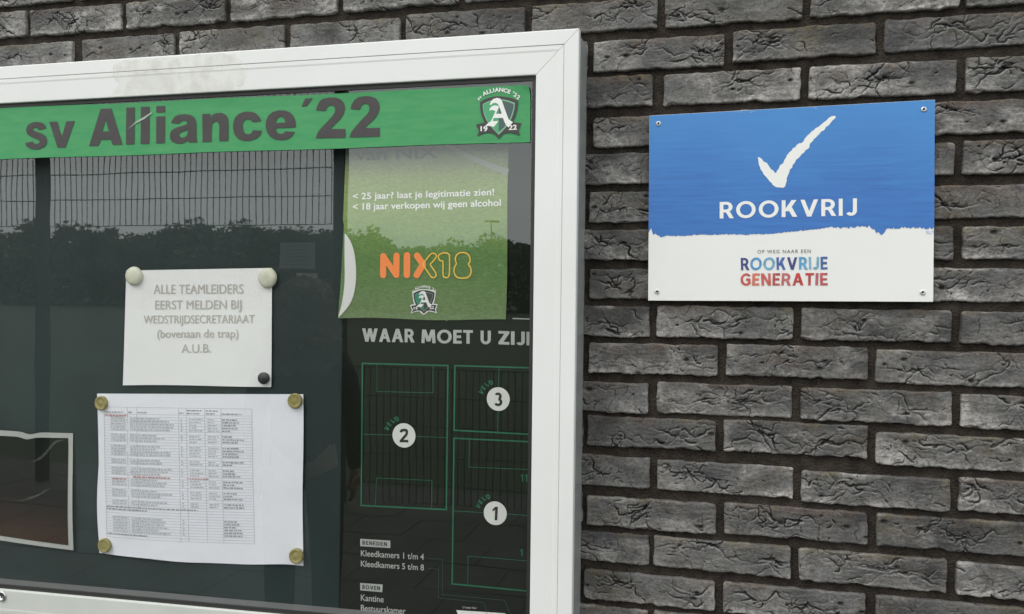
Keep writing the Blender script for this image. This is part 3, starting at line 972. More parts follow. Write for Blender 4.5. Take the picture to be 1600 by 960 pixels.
def build_banner():
    Y = -.0872
    tl, tr, br, bl = at(-4, 170.2, Y), at(829.5, 133.0, Y), at(828.5, 222.3, Y), at(-4, 249.6, Y)
    # runs on to the left end of the pane
    ext = (-1.60 - tl.x) / (tr.x - tl.x)
    TL = tl + (tr - tl) * ext
    BL = bl + (br - bl) * ext
    nx, nz = 90, 6

    def dep(x, z):
        lift = 0.0
        cx = max(0.0, (x - (tr.x - .035)) / .035); cz = max(0.0, (z - (tr.z - .022)) / .022)
        if x > tr.x - .035 and z > tr.z - .03: lift = .0028 * min(1.0, cx) * min(1.0, cz)
        top = max(0.0, 1 - (TL.z + (tr.z - TL.z) * (x - TL.x) / (tr.x - TL.x) - z) / .006)
        lift += .0009 * top * (.5 + .5 * math.sin(x * 41) * math.sin(x * 17 + 1))
        return Y - .0016 - lift
    V, F_ = [], []
    for j in range(nz + 1):
        for i in range(nx + 1):
            u, v = i / nx, j / nz
            a = TL.lerp(tr, u); b = BL.lerp(br, u)
            p = a.lerp(b, v)
            dx = .0022 * max(0, (u - .985) / .015) * (v < .2) * (1 - v / .2) if u > .985 else 0
            V.append((p.x - dx, dep(p.x, p.z), p.z + (.0006 * math.sin(u * 23) if j in (0, nz) else 0) - (.002 if (i == nx and j == 0) else 0)))
    for j in range(nz):
        for i in range(nx):
            a = j * (nx + 1) + i
            F_.append((a, a + nx + 1, a + nx + 2, a + 1))
    o = link('banner', mesh('banner', V, F_), M_BANNER, None, False)
    o.modifiers.new('thickness', 'SOLIDIFY').thickness = 0.0004
    o.modifiers['thickness'].offset = -1
    tag(o, 'long green banner with large dark club name across the top of the glass', 'banner')
    fl = lambda x, z: dep(x, z) - .0008
    # heavy grotesque letters as outlines with counters: (drawing origin, scale, [loops])
    GA, GB, GC, GD = (30, 150, 8.0), (250, 150, 10.667), (350, 140, 10.667), (460, 140, 10.667)
    outlines = [
        (GA, [[(350, 408), (335, 370), (300, 340), (240, 328), (180, 335), (130, 360), (103, 400), (98, 440), (115, 485), (160, 515), (230, 545), (265, 565), (262, 590), (230, 605), (200, 600), (185, 572), (88, 592), (100, 630), (140, 660), (200, 672), (270, 668), (325, 640), (355, 600), (360, 555), (345, 510), (310, 480), (240, 455), (200, 440), (180, 420), (190, 405), (220, 398), (250, 415), (255, 432)]]),
        (GA, [[(388, 328), (488, 325), (543, 520), (600, 322), (705, 316), (590, 648), (490, 650)]]),
        (GA, [[(885, 630), (1030, 165), (1165, 162), (1300, 612), (1180, 618), (1155, 548), (1030, 552), (1000, 628)], [(1092, 300), (1048, 448), (1133, 446)]]),
        (GA, [[(1350, 150), (1455, 148), (1450, 608), (1345, 612)]]),
        (GA, [[(1532, 141), (1640, 138), (1637, 602), (1528, 605)]]),
        (GB, [[(-48, 178), (97, 172), (97, 278), (-48, 283)]]),
        (GB, [[(-48, 350), (97, 345), (92, 790), (-50, 796)]]),
        (GB, [[(195, 455), (215, 410), (260, 350), (330, 318), (430, 310), (520, 320), (580, 360), (612, 420), (620, 500), (620, 700), (635, 778), (490, 780), (472, 745), (430, 780), (370, 800), (280, 798), (215, 768), (180, 715), (178, 650), (200, 590), (250, 550), (330, 520), (420, 495), (465, 470), (468, 445), (440, 422), (400, 418), (360, 430), (330, 468)],
              [(478, 568), (400, 595), (345, 620), (328, 655), (345, 690), (390, 702), (435, 688), (465, 655), (475, 615)]]),
        (GB, [[(718, 308), (850, 302), (862, 360), (900, 315), (960, 290), (1040, 288), (1110, 320), (1145, 380), (1155, 470), (1150, 755), (1000, 758), (1000, 500), (985, 450), (945, 428), (905, 445), (880, 490), (872, 560), (868, 770), (722, 775)]]),
        (GC, [[(632, 530), (600, 460), (540, 400), (460, 375), (360, 375), (260, 410), (190, 480), (165, 570), (165, 660), (190, 760), (250, 830), (340, 862), (450, 858), (560, 820), (620, 760), (642, 690), (495, 683), (470, 730), (430, 750), (380, 748), (340, 710), (322, 640), (325, 570), (350, 520), (400, 500), (450, 508), (490, 550)]]),
        (GC, [[(1205, 635), (880, 650), (880, 690), (910, 735), (960, 745), (1005, 735), (1035, 703), (1190, 712), (1150, 780), (1080, 830), (980, 850), (870, 840), (780, 790), (725, 715), (705, 620), (712, 530), (750, 440), (820, 380), (920, 352), (1020, 355), (1110, 385), (1170, 450), (1200, 530)], [(878, 565), (1035, 553), (1020, 500), (990, 465), (945, 458), (900, 485), (880, 530)]]),
        (GC, [[(1365, 155), (1490, 150), (1385, 285), (1302, 288)]]),
        (GD, [[(372, 352), (390, 280), (430, 200), (500, 155), (600, 138), (700, 140), (790, 175), (840, 240), (855, 320), (830, 410), (780, 490), (700, 570), (610, 662), (860, 662), (858, 808), (365, 818), (400, 720), (460, 640), (560, 540), (650, 440), (685, 380), (688, 320), (670, 285), (620, 265), (570, 285), (545, 320), (530, 365)]]),
        (GD, [[(945, 330), (960, 260), (1010, 180), (1080, 132), (1180, 115), (1280, 120), (1370, 155), (1420, 230), (1430, 320), (1400, 410), (1350, 490), (1270, 560), (1180, 650), (1432, 642), (1430, 790), (928, 802), (960, 710), (1040, 610), (1140, 500), (1220, 420), (1255, 360), (1258, 300), (1240, 260), (1195, 240), (1150, 255), (1120, 290), (1105, 342)]]),
    ]
    for (ox, oy, k), loops in outlines:
        L3 = [[Vector((q[0], q[1], 0)) for q in lp] for lp in loops]
        flat = [q for lp in loops for q in lp]
        W_ = [at(ox + q[0] / k, oy + q[1] / k, Y) for q in flat]
        link('letter', mesh('letter', [(p.x, fl(p.x, p.z), p.z) for p in W_], [tuple(t) for t in tessellate_polygon(L3)]), M_BLETTER, o)
    crest(o, (730, 130), 1 / 9.6, Y, fl, CR1, lift=.0002)
    # bright scratch through the letters
    mb = MB()
    P = [at(q[0], q[1], Y) for q in ((201, 203), (214, 191), (226, 184), (238, 176.5), (239, 178), (227, 187), (214, 193.5))]
    mb.poly([(p.x, fl(p.x, p.z) - .0006, p.z) for p in P])
    mb.build('scratch', mat('scratch', (.36, .42, .37), .4), o)
    return o


build_banner()


# ------------------------------------------------------------------ paper things inside the case
def sheet(name, corners, Y, depth, material, parent=None, nx=24, nz=24, edge=None, thick=.00035):
    """corners: TL TR BR BL photo pixels (lying near plane Y); depth(u, v, x, z) -> y; edge(u, v) -> (dx, dz) metres"""
    c = [at(*q, Y) for q in corners]
    V, F_ = [], []
    for j in range(nz + 1):
        for i in range(nx + 1):
            u, v = i / nx, j / nz
            p = c[0].lerp(c[1], u).lerp(c[3].lerp(c[2], u), v)
            dx, dz = edge(u, v) if edge else (0, 0)
            x, z = p.x + dx, p.z + dz
            V.append((x, depth(x, z), z))
    for j in range(nz):
        for i in range(nx):
            a = j * (nx + 1) + i
            F_.append((a, a + nx + 1, a + nx + 2, a + 1))
    n0 = len(V)
    V += [(p[0], p[1] + thick, p[2]) for p in V]
    F_ += [tuple(n0 + q for q in reversed(f)) for f in F_]
    ring = [i for i in range(nx + 1)] + [j * (nx + 1) + nx for j in range(1, nz + 1)] + [nz * (nx + 1) + i for i in range(nx - 1, -1, -1)] + [j * (nx + 1) for j in range(nz - 1, 0, -1)]
    m0 = len(V)
    V += [V[i] for i in ring] + [V[n0 + i] for i in ring]
    L_ = len(ring)
    F_ += [(m0 + i, m0 + (i + 1) % L_, m0 + L_ + (i + 1) % L_, m0 + L_ + i) for i in range(L_)]
    return link(name, mesh(name, V, F_), material, parent, True)


BD = -.0480                   # front of the back board
PAPER_Y = -.0500

# --- field plan poster, dark green nearly black
M_PLAN = mat('dark_plan_print', (0.0060, 0.0085, 0.0045), 0.6, spec=0.12, noise=0.3, nscale=5)
M_PGREEN = mat('plan_green_line', (0.006, 0.125, 0.058), 0.5)
M_PGREY = mat('plan_grey_print', (0.44, 0.45, 0.42), 0.5, noise=.12, nscale=40)
M_PDISC = mat('plan_disc', (0.66, 0.665, 0.62), 0.5)
M_PBLACK = mat('plan_black_print', (0.012, 0.012, 0.012), 0.5)


def build_plan():
    Y = -.0495
    tl, bl = at(538, 236, Y), at(529.5, 975, Y)
    z0, z1 = CZB1 + .04, CZT - .062
    xl = lambda z: tl.x + (bl.x - tl.x) * (z - tl.z) / (bl.z - tl.z)
    V, F_ = [], []
    n = 30
    for j in range(n + 1):
        z = z1 + (z0 - z1) * j / n
        xa = xl(z)
        for i in range(13):
            V.append((xa + (CX1 - .07 + .02 - xa) * i / 12, Y, z))
    for j in range(n):
        for i in range(12):
            a = j * 13 + i
            F_.append((a, a + 13, a + 14, a + 1))
    o = link('field_plan_poster', mesh('field_plan_poster', V, F_), M_PLAN)
    md = o.modifiers.new('thickness', 'SOLIDIFY'); md.thickness = .0006; md.offset = -1
    tag(o, 'dark poster with green outlined pitches numbered one to three', 'poster')
    D = lambda x, z: Y
    for body, x0, y0, x1, y1, yt in (('WAAR', 566, 534, 647, 535.3, 513.3), ('MOET', 658.5, 536.2, 739, 537.4, 515.2), ('U', 751, 537.8, 767, 538.1, 516.8), ('ZIJN', 779, 538.3, 842, 540.5, 517.3)):
        letters('lettering', body, (x0, y0), (x1, y1), (x0, yt), Y, M_PGREY, o, thick=.215, gap=.10)

    def lines(segs, w, k, par, nm='pitch_line', m=M_PGREEN):
        if nm == 'pitch_line' and len(segs) > 1:
            for q, sg in enumerate(segs): lines([sg], w, k + q * .15, par)
            return
        mb = MB()
        for a, b in segs:
            A, B = at(*a, Y), at(*b, Y)
            d = (B - A).normalized(); nrm = Vector((-d.z, 0, d.x)) * w / 2
            A2, B2 = A - d * w / 2, B + d * w / 2
            y = Y - .0004 - k * 5e-5
            mb.add([((A2 + nrm).x, y, (A2 + nrm).z), ((B2 + nrm).x, y, (B2 + nrm).z), ((B2 - nrm).x, y, (B2 - nrm).z), ((A2 - nrm).x, y, (A2 - nrm).z)], [(3, 2, 1, 0)])
            k += .15
        return mb.build(nm, m, par)
    # pitch outlines: 2, 3 and 1
    p2 = lines([((566.5, 568), (700, 571.5)), ((700, 571.5), (697.5, 796.5)), ((697.5, 796.5), (564.5, 790)), ((564.5, 790), (566.5, 568))], .0024, 0, o, 'pitch_outline')
    p3 = lines([((711, 571.5), (860, 576)), ((711, 571.5), (709.5, 672.5)), ((709.5, 672.5), (860, 680.5))], .0024, 0, o, 'pitch_outline')
    p1 = lines([((709.5, 685), (860, 692)), ((709.5, 685), (706.5, 912.5)), ((706.5, 912.5), (860, 927))], .0024, 0, o, 'pitch_outline')
    th = .0009
    lines([((589.5, 570), (589, 612)), ((589, 612), (676.5, 614)), ((676.5, 614), (676.8, 572)), ((565.5, 678.5), (612, 680)), ((651, 682), (698, 684)),
           ((587, 789), (588.5, 747)), ((588.5, 747), (675, 751)), ((675, 751), (674.5, 795))], th, 2, p2)
    lines([((780, 574), (779, 604)), ((778.5, 644), (777.5, 675.5))], th, 2, p3)
    lines([((733.5, 688), (733, 730)), ((733, 730), (830, 734)), ((708, 798.5), (754, 801)), ((793, 803), (830, 806)), ((731, 912), (731.5, 869)), ((731.5, 869), (830, 877))], th, 2, p1)
    for (cx, cy), ch, k in (((631.5, 680.5), '2', 0), ((778.7, 623.7), '3', 1), ((774, 802), '1', 2)):
        c = at(cx, cy, Y)
        e = at(cx + 18, cy, Y).x - c.x
        mb = MB()
        n = 48
        mb.add([(c.x, Y - .0009, c.z)] + [(c.x + e * math.cos(2 * math.pi * i / n), Y - .0009, c.z + e * math.sin(2 * math.pi * i / n)) for i in range(n)],
               [(0, 1 + i, 1 + (i + 1) % n) for i in range(n)])
        disc = mb.build('number_disc', M_PDISC, o)
        hw = 4.2 if ch == '1' else 6.6
        letters('lettering', ch, (cx - hw - (1 if ch == '1' else 0), cy + 10.6), (cx + hw - (1 if ch == '1' else 0), cy + 10.9), (cx - hw, cy - 10.4), Y, M_PBLACK, disc, thick=.2, lift=.0012)
        # the word over the disc, on a slant
        V, Fc = [], []
        for q, chh in enumerate('VELD'):
            a = R(160 - q * 18)
            g = G2(); glyph(g, chh, .24)
            k_ = 7.8
            bx, by = cx + 23.0 * math.cos(a) - 2, cy - 24.5 * math.sin(a)
            t_ = R(50)
            n0 = len(V)
            for v in g.v:
                lx, ly = (v[0] - g.w / 2) * k_, v[1] * k_
                w_ = at(bx + lx * math.cos(t_) - ly * math.sin(t_), by - lx * math.sin(t_) - ly * math.cos(t_), Y)
                V.append((w_.x, Y - .0005 - v[2] * 3e-5, w_.z))
            Fc += [tuple(i + n0 for i in f) for f in g.f]
        link('lettering', mesh('lettering', V, Fc), M_PGREEN, o)
    letters('lettering', '11', (813.5, 752.5), (824, 753), (813.5, 741), Y, M_PGREEN, o, thick=.2, gap=.3)
    letters('lettering', '1', (812.5, 868.5), (817, 869), (812.5, 858), Y, M_PGREEN, o, thick=.2)
    # legend
    for body, box, a, b, t in (('BENEDEN', ((563, 842), (610, 845), (610, 856.5), (563, 853.5)), (566.5, 851.0), (605, 853.6), (566.5, 844.6)),
                               ('BOVEN', ((563, 911), (598, 913.5), (597.5, 925.5), (563, 922.5)), (566.5, 920.3), (594, 922.6), (566.5, 913.8))):
        W_ = [at(*q, Y) for q in box]
        mb = MB(); mb.poly([(w.x, Y - .0004, w.z) for w in W_]); bx = mb.build('legend_tab', M_PGREY, o)
        letters('lettering', body, a, b, t, Y, M_PBLACK, bx, thick=.2, gap=.2, lift=.0008)
    for body, a, b, t in (('Kleedkamers 1 t/m 4', (564, 869), (662.5, 875), (564, 859.8)), ('Kleedkamers 5 t/m 8', (564, 885.2), (662.5, 891.6), (564, 876.2)),
                          ('Kantine', (564, 938.5), (599.5, 941.5), (564, 929)), ('Bestuurskamer', (564, 954.2), (634, 959.5), (564, 945.2)), ('Wedstrijdsecretariaat', (564, 970), (668, 977), (564, 961))):
        text('lettering', body, a, b, t, Y, M_PGREY, o, weight=.009)
    lines([((668, 872.5), (691.5, 874)), ((691.5, 874), (691.3, 929)), ((691.3, 929), (788, 938)), ((788, 938), (799, 962)), ((668, 888), (685.5, 889.5)), ((685.5, 889.5), (685, 934.5)), ((685, 934.5), (756, 941.5)), ((756, 941.5), (762, 962))], .0008, 1, o, 'guide_line', mat('plan_dim_green', (.012, .055, .035), .5))
    text('lettering', 'U staat hier', (723, 950.5), (745, 951.8), (723, 947.2), Y, M_PGREY, o, weight=.01)
    W_ = [at(*q, Y) for q in ((713, 953.5), (790, 958.5), (790, 966), (716, 961))]
    mb = MB(); mb.poly([(w.x, Y - .0004, w.z) for w in W_]); mb.build('plan_block', M_WPRINT, o)
    # last line of an older heading peeping out under the poster above
    W_ = [at(*q, Y) for q in ((801, 497), (828, 498), (828, 499.6), (801, 498.8))]
    mb = MB(); mb.poly([(w.x, Y - .0004, w.z) for w in W_]); mb.build('plan_rule', M_PGREY, o)
    text('lettering', 'Welkom bij', (640, 497), (699, 499.5), (640, 489), Y, M_PGREY, o, weight=.005)
    return o


build_plan()


# --- green age-limit poster
def grad_mat():
    m = bpy.data.materials.new('grass_photo_print')
    m.use_nodes = True
    n, l = m.node_tree.nodes, m.node_tree.links
    b = n['Principled BSDF']; b.inputs['Roughness'].default_value = .45; b.inputs['Specular IOR Level'].default_value = .35
    t = n.new('ShaderNodeTexCoord'); s = n.new('ShaderNodeSeparateXYZ'); l.new(t.outputs['Object'], s.inputs[0])
    nz_ = n.new('ShaderNodeTexNoise'); nz_.inputs['Scale'].default_value = 12; nz_.inputs['Detail'].default_value = 5
    mp_ = n.new('ShaderNodeMapping'); mp_.inputs['Scale'].default_value = (1, 1, 2.6); l.new(t.outputs['Object'], mp_.inputs[0]); l.new(mp_.outputs[0], nz_.inputs['Vector'])
    ad = n.new('ShaderNodeMath'); ad.operation = 'MULTIPLY_ADD'; ad.inputs[1].default_value = .06
    l.new(nz_.outputs['Fac'], ad.inputs[0]); l.new(s.outputs['Z'], ad.inputs[2])
    mr = n.new('ShaderNodeMapRange'); mr.inputs['From Min'].default_value = -.445; mr.inputs['From Max'].default_value = -.155
    l.new(ad.outputs[0], mr.inputs['Value'])
    cr = n.new('ShaderNodeValToRGB')
    cr.color_ramp.elements[0].position = 0; cr.color_ramp.elements[0].color = (.150, .220, .095, 1)
    cr.color_ramp.elements[1].position = 1; cr.color_ramp.elements[1].color = (.135, .150, .095, 1)  # greyer top end paints in shade below the banner, beside faded print
    for p, c in ((.35, (.105, .205, .055, 1)), (.62, (.215, .305, .080, 1)), (.82, (.275, .355, .125, 1)), (.93, (.260, .290, .165, 1))):  # paler upper greens carry some painted sky reflection
        e = cr.color_ramp.elements.new(p); e.color = c
    l.new(mr.outputs[0], cr.inputs[0])
    z2 = n.new('ShaderNodeTexNoise'); z2.inputs['Scale'].default_value = 160; z2.inputs['Detail'].default_value = 3
    l.new(mp_.outputs[0], z2.inputs['Vector'])
    m2 = n.new('ShaderNodeMapRange'); m2.inputs['From Min'].default_value = .3; m2.inputs['From Max'].default_value = .7; m2.inputs['To Min'].default_value = .80; m2.inputs['To Max'].default_value = 1.15
    l.new(z2.outputs['Fac'], m2.inputs['Value'])
    x = n.new('ShaderNodeVectorMath'); x.operation = 'SCALE'; l.new(cr.outputs[0], x.inputs[0]); l.new(m2.outputs[0], x.inputs['Scale'])
    l.new(x.outputs[0], b.inputs['Base Color'])
    return m


def build_agelimit():
    Y = -.0515
    c = [(540.5, 228), (795.5, 219), (790.5, 500.5), (532, 497.5)]
    P = [at(*q, Y) for q in c]

    def dep(x, z):
        u = (x - P[0].x) / (P[1].x - P[0].x)
        v = (P[0].z - z) / (P[0].z - P[3].z)
        y = Y - .0012 * math.sin(v * 3.1) * (1 - u)
        y -= .0075 * max(0, 1 - u / .22) ** 2 * max(0, (v - .35) / .65) ** 1.2           # left edge curls off the board
        y -= .0030 * max(0, (u - .85) / .15) ** 2 * max(0, (v - .3) / .7)
        y -= .0008 * math.sin(u * 7 + v * 3)
        return y

    def edge(u, v):
        return (.0022 * math.sin(v * math.pi) * (u < .01) * (v > .45) - .0012 * math.sin(v * 6) * (u > .99), .0014 * math.sin(u * 8) * (v > .99))
    o = sheet('age_limit_poster', c, Y, dep, grad_mat(), None, 40, 44, edge)
    tag(o, 'grass green alcohol age poster with orange and yellow number hung below the banner', 'poster')
    text('lettering', '< 25 jaar? laat je legitimatie zien!', (552, 312.2), (772.5, 305.2), (552, 302.5), Y, M_WPRINT, o, weight=.018, depth=dep, lift=.0007)
    text('lettering', '< 18 jaar verkopen wij geen alcohol', (552, 328.6), (783, 322.0), (552, 318.8), Y, M_WPRINT, o, weight=.018, depth=dep, lift=.0007)
    text('lettering', 'van NIX', (556, 251), (684, 246.8), (555, 234.5), Y, mat('ghost_print', (.085, .10, .06), .5), o, weight=.018, depth=dep, lift=.0007)
    # pitch arc, upper right and the big white one at the left edge
    g = MB()

    def ribbon(cl, w0, w1, k=0):
        pts = [at(*q, Y) for q in spline(cl, 8)]
        L_, R_ = [], []
        for i, p in enumerate(pts):
            d = (pts[min(i + 1, len(pts) - 1)] - pts[max(i - 1, 0)]).normalized()
            nr = Vector((-d.z, 0, d.x)) * (w0 + (w1 - w0) * i / (len(pts) - 1)) / 2
            L_.append(p + nr); R_.append(p - nr)
        n = len(pts)
        g.add([(q.x, dep(q.x, q.z) - .0008 - k * 1e-5, q.z) for q in L_ + R_], [(n + i, n + i + 1, i + 1, i) for i in range(n - 1)])
    ribbon([(697, 226), (715, 236), (740, 248), (768, 260), (794.5, 269.5)], .0055, .0105)
    g.build('pitch_marking', mat('dull_white_print', (.33, .35, .29), .5), o)
    mb = MB()
    right = spline([(541, 365), (549.5, 378), (555.5, 398), (557.8, 425), (556, 452), (549, 475), (533, 496.5)], 6)
    left = spline([(533.5, 492), (538, 470), (541, 440), (540.5, 400), (540.2, 368)], 6)
    pts = [at(*q, Y) for q in right + left]
    mb.poly([(p.x, dep(p.x, p.z) - .0009, p.z) for p in pts])
    mb.build('pitch_marking', mat('white_arc_print', (.70, .69, .66), .5), o)
    # number logo: filled round-ended letters, then outlined ones (zoomed drawing: 4.571 x from 520, 210 and 520, 400)
    M_OR = mat('orange_print', (.95, .27, .07), .5); M_YE = mat('yellow_print', (.88, .56, .08), .5)

    def capsule(mb, a, b, w, k):
        A, B = Vector(a), Vector(b)
        ang = math.atan2(B.y - A.y, B.x - A.x)
        pts = [(B.x + w / 2 * math.cos(ang + t_), B.y + w / 2 * math.sin(ang + t_)) for t_ in [R(q) for q in range(-90, 91, 15)]]
        pts += [(A.x + w / 2 * math.cos(ang + t_), A.y + w / 2 * math.sin(ang + t_)) for t_ in [R(q) for q in range(90, 271, 15)]]
        W_ = [at(*q, Y) for q in pts]
        mb.poly([(p.x, dep(p.x, p.z) - .0009 - k * 4e-5, p.z) for p in W_])
    mb = MB()
    for k, (a, b) in enumerate((((599.5, 400.5), (599, 430.3)), ((620, 399.8), (619.6, 430)), ((600, 401), (619, 430)))): capsule(mb, a, b, 9.6 if k < 2 else 8.6, k)
    capsule(mb, (636.3, 399.5), (636, 429.8), 10.4, 0)
    capsule(mb, (652, 400), (660.8, 412.5), 10, 0); capsule(mb, (661, 414), (651.5, 430), 10, 1)
    mb.build('lettering', M_OR, o)
    g = MB()
    closed = lambda p: p + [p[0]]

    def line_(pts, w, k, smooth_=True):
        q = spline(pts, 6) if smooth_ else pts
        W_ = [at(*a, Y) for a in q]
        n = len(W_)
        L_, R_ = [], []
        for i, p in enumerate(W_):
            d = (W_[min(i + 1, n - 1)] - W_[max(i - 1, 0)]).normalized()
            nr = Vector((-d.z, 0, d.x)) * w / 2
            L_.append(p + nr); R_.append(p - nr)
        g.add([(a.x, dep(a.x, a.z) - .0013 - k * 1e-5, a.z) for a in L_ + R_], [(n + i, n + i + 1, i + 1, i) for i in range(n - 1)])
    w = .0021
    # right half of the X
    line_([(661, 413), (672, 399), (677, 396), (681.5, 398), (682, 402), (676, 410), (673, 414), (679, 423), (682, 430), (680, 433.5), (675, 433.5), (670, 427), (661, 413.5)], w, 0)
    # 1
    line_([(686, 404.5), (685.5, 400), (690, 396.5), (697, 395.5), (702, 398), (703, 404), (702.8, 426), (701, 433), (696.5, 434), (693, 430), (692.8, 412), (692, 408), (688, 407.5), (686, 404)], w, 1)
    # 8
    line_([(714, 412.5), (712, 405), (715, 398), (722, 395), (730, 396.5), (734.5, 402), (735, 409), (732.5, 413), (736, 419), (736.5, 427), (732, 433.5), (724, 435), (715, 433.5), (710.5, 427), (710.5, 419), (714, 412.5)], w, 2)
    g.build('lettering', M_YE, o)
    CR2 = dict(dark=mat('crest_dark', (.035, .04, .04), .5), line=mat('crest_grey', (.20, .23, .21), .5), green=mat('crest_sea_green', (.035, .23, .14), .5), slate=mat('crest_charcoal', (.05, .055, .055), .5), white=M_WPRINT)
    # the small crest: same drawing, 46 px wide
    crest(o, (634.5, 441.5), .0588, Y, dep, CR2, outline=True, lift=.0009)
    return o


build_agelimit()


def paper_mat(name, col, crease=.25):
    m = mat(name, col, .6, spec=.3, noise=.04, nscale=9, bump=crease, bscale=14)
    m.node_tree.nodes['Bump'].inputs['Distance'].default_value = .004
    return m


def magnet(px, py, Y, rad, hgt, material, label, dome=False, ring=False):
    c = at(px, py, Y - hgt)
    if dome: prof = [(rad * .93, -.0006), (rad, .0014), (rad, hgt * .35), (rad * .93, hgt * .68), (rad * .72, hgt * .92), (rad * .35, hgt * 1.02), (0.0001, hgt * 1.04)]
    elif ring: prof = [(rad * .98, -.0006), (rad, .001), (rad, hgt - .0012), (rad * .93, hgt - .0002), (rad * .80, hgt), (rad * .72, hgt - .0007), (rad * .40, hgt - .0007), (rad * .3, hgt - .0002), (.0001, hgt - .0002)]
    else: prof = [(rad * .98, -.0006), (rad, .001), (rad, hgt - .0010), (rad * .95, hgt), (.0001, hgt + .0001)]
    mb = MB(); mb.lathe((c.x, Y, c.z), prof, 36)
    o = mb.build('magnet', material, None, True)
    tag(o, label, 'magnet', 'magnets holding the papers')
    return o


def build_notice():
    Y = -.0505
    c = [(198, 423), (425.5, 419), (424.5, 604), (194.5, 602)]
    P = [at(*q, Y) for q in c]

    def dep(x, z):
        u = (x - P[0].x) / (P[1].x - P[0].x); v = (P[0].z - z) / (P[0].z - P[3].z)
        return Y - .0012 - .0016 * math.sin(u * 3.1) * v - .0040 * max(0, v - .75) ** 1.5 * (1 - .6 * u) - .0025 * max(0, .12 - u) / .12 * v
    o = sheet('notice_sheet', c, Y, dep, paper_mat('white_paper', (.80, .80, .775)), None, 26, 20,
              lambda u, v: (0, .0010 * math.sin(u * 5) * (v > .99)))
    tag(o, 'white landscape notice in pale grey capitals for team leaders, above the schedule sheet', 'notice')
    mp_ = mat('faded_grey_print', (.47, .44, .405), .6)
    for body, x0, x1, yb, yt in (('ALLE TEAMLEIDERS', 241, 381, 459.5, 445.3), ('EERST MELDEN BIJ', 243.5, 378, 483.5, 470), ('WEDSTRIJDSECRETARIAAT', 225.5, 398.5, 505.6, 493.2),
                                 ('(bovenaan de trap)', 247, 373.5, 528, 515.5), ('A.U.B.', 285, 330.5, 551.5, 538.3)):
        text('lettering', body, (x0, yb), (x1, yb - .5), (x0, yt), Y, mp_, o, weight=.0, depth=dep, lift=.0006)
        text('lettering', body, (x0 + .55, yb + .1), (x1 + .55, yb - .4), (x0 + .55, yt + .1), Y, mp_, o, weight=.0, depth=dep, lift=.00068)
    return o


build_notice()
M_CREAM = mat('cream_plastic', (.66, .67, .52), .38, noise=.08, nscale=90)
M_BRASS = mat('dull_brass_paint', (.36, .31, .11), .5, metal=.1, noise=.35, nscale=140)
magnet(206, 431.5, -.0520, .0172, .0085, M_CREAM, 'round cream magnet on the upper left corner of the notice', dome=True)
magnet(415.5, 434.5, -.0520, .0176, .0085, mat('cream_plastic_scratched', (.66, .66, .52), .42, noise=.18, nscale=70), 'scratched cream magnet on the upper right corner of the notice', dome=True)
magnet(410.5, 591.5, -.0545, .0104, .0050, mat('black_plastic', (.035, .035, .036), .4), 'small black magnet near the lower right corner of the notice')


